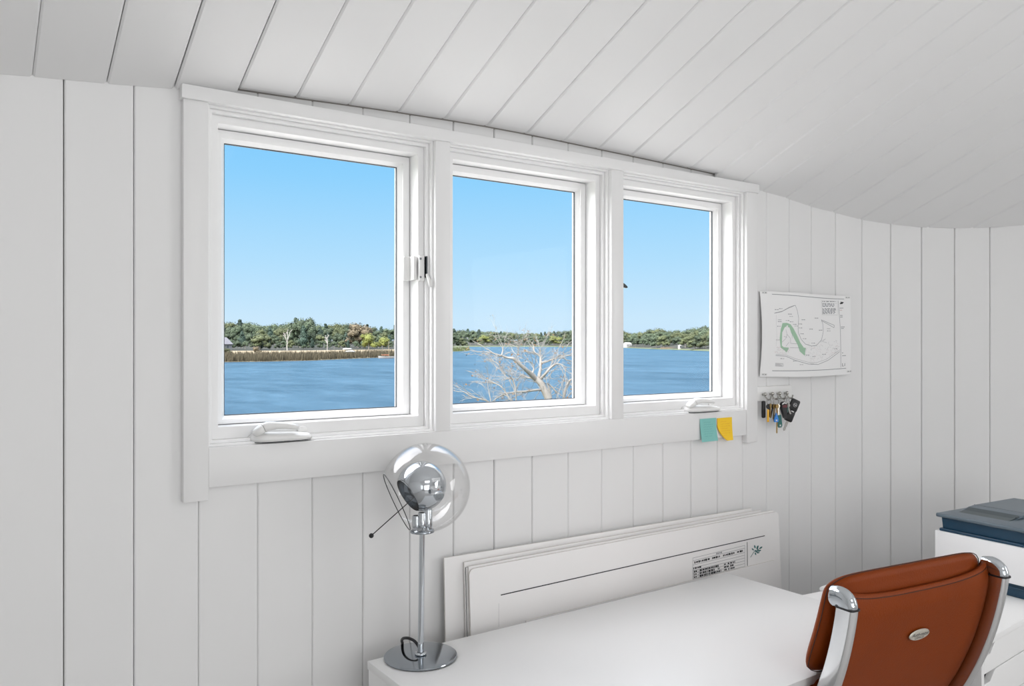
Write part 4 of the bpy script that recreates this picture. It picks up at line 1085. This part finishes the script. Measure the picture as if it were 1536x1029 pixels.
# bare pale trees on the bank
def bare(px, inl, ytop, seed, label, mat_, spread=.5):
    p = place(px, inl, WL1, PR1); h = top_h(p, ytop); rr = random.Random(seed); b = MB()
    o = bpy.data.objects.new('bare_tree', None); C.objects.link(o); o.location = p; tag(o, label, 'tree')
    def br(q0, d, L, r_, lev):
        q1 = q0+d*L*.5+Vector((rr.uniform(-1, 1), rr.uniform(-1, 1), 0))*L*.06; q2 = q0+d*L
        b.tube([q0, q1, q2], [r_, r_*.85, r_*.6], 6)
        if lev:
            for k in range(3 if lev > 1 else 4):
                dd = (d+Vector((rr.uniform(-1, 1), rr.uniform(-1, 1), rr.uniform(-.2, .6)))*spread*1.4).normalized(); br(q0.lerp(q2, rr.uniform(.5, 1)), dd, L*rr.uniform(.45, .65), r_*.6, lev-1)
    br(Vector((0, 0, -.5)), Vector((.04, 0, 1)), h*.55, h*.028, 3)
    b.build('branches', mat_, o, local=True, smooth=60); return o
bare(491, 100, 499, 3, 'bare pale dead tree with a forked crown on the reed bank', PALE, .6)
bare(431, 100, 492, 8, 'slender bare tree with a pale trunk left of the dark pine', PALE, .25)
# reeds
rr = random.Random(9); b = MB()
for _ in range(7000):
    px = rr.uniform(300, 601); inl = rr.uniform(.5, 32)
    p = place(px, inl, WL1, PR1); L = rr.uniform(1.5, 2.6)*(1 if px < 560 else 1.0); w_ = rr.uniform(.12, .26); a_ = rr.uniform(0, 3.14)
    dx, dy = math.cos(a_)*w_, math.sin(a_)*w_; lean = Vector((rr.uniform(-.3, .3), rr.uniform(-.3, .3), L))
    b.add([p+Vector((-dx, -dy, -.2)), p+Vector((dx, dy, -.2)), p+lean], [(0, 1, 2)])
tag(b.build('reeds', LEAF['reed']), 'brown reeds along the water below the wooded bank', 'reeds', None, 'stuff')
b = MB()
for _ in range(1500):
    px = rr.uniform(585, 704); inl = rr.uniform(.5, 50)
    p = place(px, inl, WLP, [(0, .05, 0), (30, 1, 0), (60, 3, 0)]); L = rr.uniform(1.0, 2.4); a_ = rr.uniform(0, 3.14); w_ = .35
    b.add([p+Vector((-math.cos(a_)*w_, -math.sin(a_)*w_, -.2)), p+Vector((math.cos(a_)*w_, math.sin(a_)*w_, -.2)), p+Vector((0, 0, L))], [(0, 1, 2)])
tag(b.build('marsh_grass', leaf_mat('marsh grass', (.065, .08, .03))), 'green marsh grass on the low point in the middle window', 'grass', None, 'stuff')
# middle window: distant wood and the point
TOP2 = [(600, 488), (677, 492), (700, 493), (725, 495), (745, 497), (760, 496.5), (790, 498), (815, 498), (835, 496), (850, 494.5), (865, 493), (935, 496)]
PR2 = [(-5, -.3, 0), (0, .1, 0), (30, 2.5, 0), (60, 3.2, 0), (450, 14, 0), (900, 20, 0)]
KM = {'oak': 'small dull green tree on the distant shore, middle window', 'olive': 'small olive green tree on the distant shore, middle window', 'pine': 'small dark tree on the distant shore, middle window', 'yellow': 'small bright green tree on the distant shore, middle window'}
for inl, f_, step in ((600, 1, 7.5), (300, .75, 8), (60, .50, 8.5)):
    px = 668
    while px < 872:
        kind = rr.choice(['oak', 'oak', 'pine', 'olive', 'oak']); p = place(px, inl+next(CYC)*60+rr.uniform(-10, 10), WL2, PR2); yt = interp(TOP2, px)+rr.uniform(-.5, 1.5); by = HY-(p.z-EYE.z)/((p-EYE).dot(FW))*F_PX
        tree(kind, rr.choice([1, 2, 3]), p, top_h(p, by+(yt-by)*f_), rr.uniform(1.0, 1.25), KM[kind], 'trees on the distant shore')
        px += step*rr.uniform(.8, 1.2)
PRP = [(0, .05, 0), (30, 1, 0), (60, 3, 0), (180, 4, 0)]
for px, inl, yt, kind in ((681, 90, 501, 'oak'), (690, 80, 506, 'olive'), (672, 60, 507, 'oak'), (697, 100, 511, 'olive')):
    p = place(px, inl, WLP, PRP); tree(kind, 1, p, top_h(p, yt), 1.3, 'leafy tree on the low point at the left edge of the middle window', 'trees on the low point')
p = place(726, 65, WL2, PR2); tree('yellow', 2, p, top_h(p, 501), 1.2, 'bright green rounded tree on the distant shore in the middle window')
p = place(832, 65, WL2, PR2); tree('yellow', 3, p, top_h(p, 503), 1.9, 'wide pale green tree on the distant shore right of the bare tree')
# right window
TOP3 = [(925, 495), (937, 496), (965, 497), (975, 494), (985, 490), (992, 489.5), (1000, 494), (1010, 493), (1018, 492), (1030, 494), (1040, 490), (1055, 487), (1070, 488)]
PR3 = [(-3, -.3, 0), (0, .1, 0), (12, .7, 0), (24, 1.2, 0), (60, 2.4, 1), (160, 6, 1), (400, 11, 1)]
KR = {'oak': 'dull green leafy tree on the shore seen in the right window', 'olive': 'olive green leafy tree on the shore seen in the right window', 'pine': 'dark green tree on the shore seen in the right window'}
for inl, f_, step in ((230, 1, 9), (125, .82, 9), (28, .66, 10)):
    px = 925
    while px < 1130:
        kind = rr.choice(['oak', 'olive', 'oak', 'olive']); p = place(px, inl+next(CYC)*24+rr.uniform(-4, 4), WL3, PR3); yt = interp(TOP3, px)+rr.uniform(-.8, 1.5); by = HY-(p.z-EYE.z)/((p-EYE).dot(FW))*F_PX
        if not (inl < 60 and 998 < px < 1014): tree(kind, rr.choice([1, 2, 3]), p, top_h(p, by+(yt-by)*f_), rr.uniform(.95, 1.2), KR[kind], 'trees on the right shore')
        px += step*rr.uniform(.8, 1.2)
p = place(1042, 16, WL3, PR3); tree('olive', 1, p, top_h(p, 507), 2.0, 'broad low olive tree at the water edge in the right window')
# bare tree near the house
bt_ = []; rr = random.Random(17)
def bp(cx, cy, dep): return at_d(670+cx*.1555, 460+cy*.1555, dep)
base = bp(985, 890, 10.0); foot = Vector((base.x+.25, base.y+.1, -3.1))
tr = bpy.data.objects.new('bare_tree', None); C.objects.link(tr); tr.location = foot; tag(tr, 'bare grey branched tree with a few dry leaves outside the middle window', 'tree')
b = MB(); lf = MB()
LIMBS = [  # (points in the crop, depth offsets, start radius, end radius)
 ([(985, 890), (940, 800), (910, 740), (860, 695)], (0, 0, 0, 0), .050, .036),
 ([(860, 700), (800, 640), (740, 585), (640, 497)], (0, -.1, -.2, -.3), .034, .018),
 ([(640, 497), (580, 490), (520, 470), (460, 455), (400, 412)], (-.3, -.3, -.35, -.4, -.4), .016, .005),
 ([(530, 470), (540, 420), (543, 375)], (-.35, -.3, -.3), .007, .004),
 ([(905, 735), (890, 680), (905, 600), (905, 540), (900, 480), (850, 440), (835, 385)], (0, .1, .2, .25, .3, .3, .35), .026, .006),
 ([(900, 480), (905, 430), (905, 405)], (.3, .3, .3), .009, .004),
 ([(850, 450), (790, 435), (700, 428)], (.3, .3, .3), .009, .004), ([(690, 460), (693, 410), (697, 370), (650, 330)], (.3, .3, .3, .3), .006, .004),
 ([(905, 540), (960, 530), (1040, 500), (1100, 465)], (.25, .2, .2, .2), .016, .006), ([(1100, 465), (1150, 510), (1200, 525)], (.2, .2, .2), .006, .003),
 ([(915, 690), (960, 640), (1000, 590), (1060, 550), (1130, 570)], (0, -.1, -.1, -.1, -.1), .020, .006), ([(1130, 570), (1145, 620), (1135, 680), (1120, 720)], (-.1, -.1, -.1, -.1), .006, .003),
 ([(820, 655), (840, 600), (825, 545), (790, 530)], (-.05, 0, 0, 0), .012, .004), ([(850, 690), (780, 685), (720, 660), (690, 690), (640, 690)], (0, .2, .2, .2, .2), .012, .004),
 ([(915, 800), (850, 805), (760, 818), (670, 822), (600, 835), (540, 850), (470, 890)], (0, -.1, -.2, -.3, -.3, -.3, -.3), .017, .005),
 ([(665, 820), (655, 760), (630, 690), (590, 690), (545, 640), (500, 560), (420, 512), (360, 510)], (-.3, -.3, -.3, -.3, -.3, -.3, -.3, -.3), .011, .003),
 ([(660, 960), (600, 880), (545, 790), (480, 745), (410, 725)], (-.5, -.5, -.5, -.5, -.5), .012, .004), ([(670, 960), (668, 890), (662, 830), (600, 700)], (-.4, -.4, -.4, -.4), .009, .004),
 ([(460, 960), (380, 905), (300, 885), (240, 865), (160, 820)], (-.6, -.6, -.6, -.6, -.6), .012, .004), ([(430, 960), (415, 850), (400, 790), (395, 730)], (-.6, -.6, -.6, -.6), .006, .003),
 ([(1000, 920), (990, 800), (970, 745), (1000, 760), (1070, 840)], (.1, .1, .1, .1, .1), .016, .007),
 ([(1120, 960), (1135, 850), (1155, 770), (1190, 710), (1240, 690)], (.2, .2, .2, .2, .2), .022, .008), ([(1120, 960), (1180, 850), (1240, 800)], (.2, .2, .2), .008, .004),
]
tips = []
for pts, do, ra, rb in LIMBS:
    q = smooth_path([tuple(p_) for p_ in pts], 3) if False else [Vector(p_) for p_ in pts]
    P3 = [bp(p_[0], p_[1], 10.0+do[i]) for i, p_ in enumerate(pts)]
    out = []
    for i in range(len(P3)-1):
        p0, p1, p2, p3 = P3[max(i-1, 0)], P3[i], P3[i+1], P3[min(i+2, len(P3)-1)]
        for k in range(4):
            t_ = k/4; out.append(.5*((2*p1)+(p2-p0)*t_+(2*p0-5*p1+4*p2-p3)*t_*t_+(3*p1-p0-3*p2+p3)*t_**3))
    out.append(P3[-1]); n = len(out)
    b.tube(out, [ra+(rb-ra)*i/(n-1) for i in range(n)], 7)
    for i in range(3 if ra > .03 else 1, n, 1):
        if rr.random() < .72: tips.append((out[i], (out[i]-out[i-1]).normalized(), min(.008, ra*.6)))
def twig(q0, d, L, r_, lev):
    d2 = (d+Vector((rr.uniform(-1, 1), rr.uniform(-1, 1), rr.uniform(-.8, .55)))*.8).normalized()
    q1 = q0+d2*L*.5+Vector((rr.uniform(-1, 1), rr.uniform(-1, 1), rr.uniform(-1, 1)))*L*.10; q2 = q0+d2*L
    b.tube([q0, q1, q2], [r_, r_*.8, r_*.45], 4)
    if rr.random() < .10:
        for _ in range(3):
            c_ = q2+Vector((rr.uniform(-1, 1), rr.uniform(-1, 1), rr.uniform(-1, 1)))*.035; s_ = rr.uniform(.008, .018); u = Vector((rr.uniform(-1, 1), rr.uniform(-1, 1), rr.uniform(-1, 1))).normalized(); w_ = u.orthogonal().normalized()
            lf.add([c_-u*s_, c_+w_*s_*.6, c_+u*s_, c_-w_*s_*.6], [(0, 1, 2, 3)])
    if lev: 
        for _ in range(2): twig(q1.lerp(q2, rr.uniform(.2, 1)), d2, L*rr.uniform(.5, .75), r_*.65, lev-1)
for q0, d, r_ in tips: twig(q0, d, rr.uniform(.10, .26), max(.0026, r_*.55), 2)
# trunk to the ground and the joins of the outer limbs
b.tube([foot-Vector((0, 0, .2)), foot.lerp(base, .5)+Vector((.06, 0, 0)), base], [.085, .066, .050], 10)
fk = foot.lerp(base, .62)
for cx_, dp, r_ in ((660, 9.5, .016), (668, 9.6, .012), (445, 9.4, .016), (1000, 10.1, .02), (1120, 10.2, .026)):
    e_ = bp(cx_, 958 if cx_ != 1000 else 918, dp); b.tube([fk, fk.lerp(e_, .6)+Vector((0, 0, -.08)), e_], [r_*1.6, r_*1.2, r_], 7)
b.build('branches', mat('weathered grey bark', (.18, .17, .155), .85, var=.35, vscale=9), tr, smooth=60)
lf.build('dry_leaves', leaf_mat('dry leaves', (.10, .055, .02)), tr)
# sailboat moored off the reeds
p = at_d(579, HY, wdep(536.6)-14); p.z = WZ
boat = thing('sailboat', 'small white sailboat with a bare mast moored beside the reeds', 'boat', p)
b = MB(); L_ = 6.6; dirv = RT
st_ = [(-.5, .75, .9), (-.25, 1.0, .8), (.1, 1.0, .78), (.35, .65, .85), (.5, .06, 1.05)]
vs = []; 
for s_, w_, h_ in st_:
    c_ = p+dirv*(-s_*L_); cr_ = FW
    vs += [c_-cr_*w_+Vector((0, 0, h_)), c_-cr_*w_*.7+Vector((0, 0, .15)), c_+Vector((0, 0, -.25)), c_+cr_*w_*.7+Vector((0, 0, .15)), c_+cr_*w_+Vector((0, 0, h_))]
fs = []
for i in range(4):
    for k in range(4): fs.append((i*5+k, i*5+k+1, (i+1)*5+k+1, (i+1)*5+k))
    fs.append((i*5+4, i*5, (i+1)*5, (i+1)*5+4))
fs += [(0, 1, 2, 3, 4), (20, 24, 23, 22, 21)]
b.add(vs, fs); fixn(b.build('hull', mat('white boat paint', (.30, .29, .28), .4), boat, smooth=40))
b = MB(); mp_ = p+RT*1.2; b.tube([mp_+Vector((0, 0, .5)), mp_+Vector((0, 0, 7.4))], [.09, .07], 8); b.build('mast', mat('varnished mast', (.2, .15, .09), .5), boat, smooth=60)
b = MB(); b.tube([mp_+Vector((0, 0, 1.35)), mp_-RT*3.2+Vector((0, 0, 1.45))], [.20, .14], 8); b.build('furled_sail', mat('rust sail cover', (.18, .06, .03), .8), boat, smooth=60)
# shore house and a small white dinghy, far cottages
def house(px, inl, wl, prf, w_, d_, hw_, hr_, label, roofc, wallc, yaw=.4, name='house'):
    p = place(px, inl, wl, prf); o = thing(name, label, 'house', p, None, (0, 0, yaw))
    b = MB(); b.box((-w_/2, -d_/2, -.6), (w_/2, d_/2, hw_)); b.prism([(-d_/2, hw_), (d_/2, hw_), (0, hw_+hr_*.95)], lambda a, c_, s_: Vector(((w_/2-.02 if s_ else -w_/2+.02), a, c_))); b.build('walls', wallc, o, local=True)
    b = MB()
    for sg in (-1, 1):
        v = [Vector((x, y*sg, z)) for z_ in (0, .25) for x, y, z in ((-w_/2-.4, d_/2+.4, hw_-.2+z_), (w_/2+.4, d_/2+.4, hw_-.2+z_), (w_/2+.4, 0, hw_+hr_+z_), (-w_/2-.4, 0, hw_+hr_+z_))]
        b.add(v, [(0,3,2,1),(4,5,6,7),(0,1,5,4),(1,2,6,5),(2,3,7,6),(3,0,4,7)])
    fixn(b.build('roof', roofc, o, local=True))
    for k in range(2):
        b = MB(); x = -w_/4+k*w_/2; b.box((x-.5, -d_/2-.06, hw_*.35), (x+.5, -d_/2+.02, hw_*.8)); b.build('pane', M['gasket'], o, local=True)
    return o
roof_g = mat('grey shingles', (.12, .12, .135), .9, var=.2, vscale=1); wall_g = mat('weathered shingle wall', (.16, .16, .16), .9, var=.2, vscale=1); wall_w = mat('white clapboard', (.30, .30, .29), .7)
house(326, 112, WL1, PR1, 12, 7, 2.9, 3.0, 'grey shingled house half hidden at the left edge of the left window', roof_g, wall_g, .62)
house(697, 300, WL2, PR2, 22, 14, 9, 6, 'tiny white house among distant trees at left of middle window', roof_g, wall_w, .3)
house(941, 22, WL3, PR3, 15, 8, 5, 3, 'white house at the left edge of the right window', wall_w, wall_w, .2)
house(1019.5, 24, WL3, PR3, 2.6, 2.6, 3.4, .8, 'tiny white hut at the water edge in the right window', wall_w, wall_w, .2, 'hut')
def dinghy(px, inl, label, h=.5):
    p = place(px, inl, WL1, PR1); o = thing('dinghy', label, 'boat', p)
    b = MB(); b.sphere(p+Vector((0, 0, h)), 1, 0, 2, (2.4, 1.0, .55)); b.build('hull', wall_w, o, smooth=60)
dinghy(521, 34, 'white upturned dinghy on the reed bank left of the sailboat', 2.2); dinghy(525.5, 22, 'small white dinghy in the reeds just below the upturned one', 1.7)
b = MB(); 
pw = place(1005, 24, WL3, PR3); d_ = RT; 
b.box((-11, -.5, -.4), (11, .5, 1.5)); o = b.build('shore_wall', mat('brown timber', (.11, .085, .06), .9)); o.location = pw; o.rotation_euler = (0, 0, YAW-PI/2); tag(o, 'low brown timber wall at the water edge in the right window', 'wall')

# ------------------------------------------------------------------ light
sun = bpy.data.lights.new('sun', 'SUN'); so = bpy.data.objects.new('sun', sun); C.objects.link(so)
sun.energy = 5.0; sun.angle = R(.6); sun.color = (1, .96, .90)
so.rotation_euler = Vector((.75, .85, -.95)).to_track_quat('-Z', 'Y').to_euler()
def area(name, loc, target, sx, sy, e, col=(1, 1, 1)):
    l = bpy.data.lights.new(name, 'AREA'); l.shape = 'RECTANGLE'; l.size = sx; l.size_y = sy; l.energy = e; l.color = col
    o = bpy.data.objects.new(name, l); C.objects.link(o); o.location = loc
    o.rotation_euler = (Vector(target)-Vector(loc)).to_track_quat('-Z', 'Y').to_euler(); return o
area('rear_fill_light', (1.2, YB+.05, 1.35), (2.0, 0, 1.1), 3.6, 1.9, 50)  # room fill from behind the camera; the rear wall has no window modelled
area('assumed_right_light', (XR-.03, -3.0, 1.6), (XL, -2.6, 1.3), 1.8, 1.4, 38)  # assumed side light, inferred from the printer's shadow; the right wall is solid here
area('left_fill_light', (XL+.03, -4.2, 1.5), (3.4, -.3, .9), 1.8, 1.5, 12)  # fill added to lift the low wall at the right; no window here
area('assumed_top_light', (1.0, -3.9, 3.05), (1.2, -2.2, 0), 1.6, .8, 11)  # assumed overhead light, inferred from bright desk and globe; the ceiling has no opening
area('ceiling_fill', (1.3, -3.0, .9), (1.3, -2.6, 3), 1.6, .8, 6)  # added fill aimed up to brighten the ceiling; no lamp stands here
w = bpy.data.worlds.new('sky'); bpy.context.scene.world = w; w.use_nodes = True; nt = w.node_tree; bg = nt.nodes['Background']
tc = nt.nodes.new('ShaderNodeTexCoord'); sx = nt.nodes.new('ShaderNodeSeparateXYZ'); nt.links.new(tc.outputs['Generated'], sx.inputs[0])
cr = nt.nodes.new('ShaderNodeValToRGB'); nt.links.new(sx.outputs['Z'], cr.inputs[0])
el = cr.color_ramp.elements; el[0].position = 0; el[0].color = (.60, .80, .98, 1); el[1].position = 1; el[1].color = (.10, .33, .85, 1)
for pos, c_ in ((.03, lin((203, 233, 253))), (.10, lin((178, 224, 254))), (.20, lin((143, 210, 254))), (.27, lin((124, 201, 253)))):
    e_ = el.new(pos); e_.color = (*c_, 1)
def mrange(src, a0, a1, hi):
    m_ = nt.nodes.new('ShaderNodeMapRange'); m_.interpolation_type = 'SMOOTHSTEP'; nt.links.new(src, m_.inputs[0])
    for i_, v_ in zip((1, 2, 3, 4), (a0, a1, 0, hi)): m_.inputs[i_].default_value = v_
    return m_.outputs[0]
g1 = mrange(sx.outputs['Z'], .33, .75, 3.7); g2 = mrange(sx.outputs['X'], .08, -.65, 6.6)   # glow added to the unseen sky overhead and sunward, to light the room
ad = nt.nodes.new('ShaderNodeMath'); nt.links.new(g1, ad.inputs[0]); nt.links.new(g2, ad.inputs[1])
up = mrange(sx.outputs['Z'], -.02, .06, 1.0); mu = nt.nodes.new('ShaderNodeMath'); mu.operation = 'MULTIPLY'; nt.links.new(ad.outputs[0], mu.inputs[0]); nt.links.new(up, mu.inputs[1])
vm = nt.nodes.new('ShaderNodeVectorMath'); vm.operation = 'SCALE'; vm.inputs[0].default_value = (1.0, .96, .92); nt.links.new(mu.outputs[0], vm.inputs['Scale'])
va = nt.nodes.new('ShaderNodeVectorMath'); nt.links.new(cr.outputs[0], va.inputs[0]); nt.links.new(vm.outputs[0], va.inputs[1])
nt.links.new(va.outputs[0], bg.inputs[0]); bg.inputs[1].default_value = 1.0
sc = bpy.context.scene
sc.view_settings.view_transform = 'Standard'; sc.view_settings.look = 'None'; sc.view_settings.exposure = 0; sc.view_settings.gamma = 1; sc.view_settings.use_curve_mapping = False
sc.cycles.use_denoising = True; sc.cycles.max_bounces = 12; sc.cycles.diffuse_bounces = 6; sc.cycles.glossy_bounces = 6; sc.cycles.transparent_max_bounces = 24
sc.cycles.caustics_reflective = False; sc.cycles.caustics_refractive = False
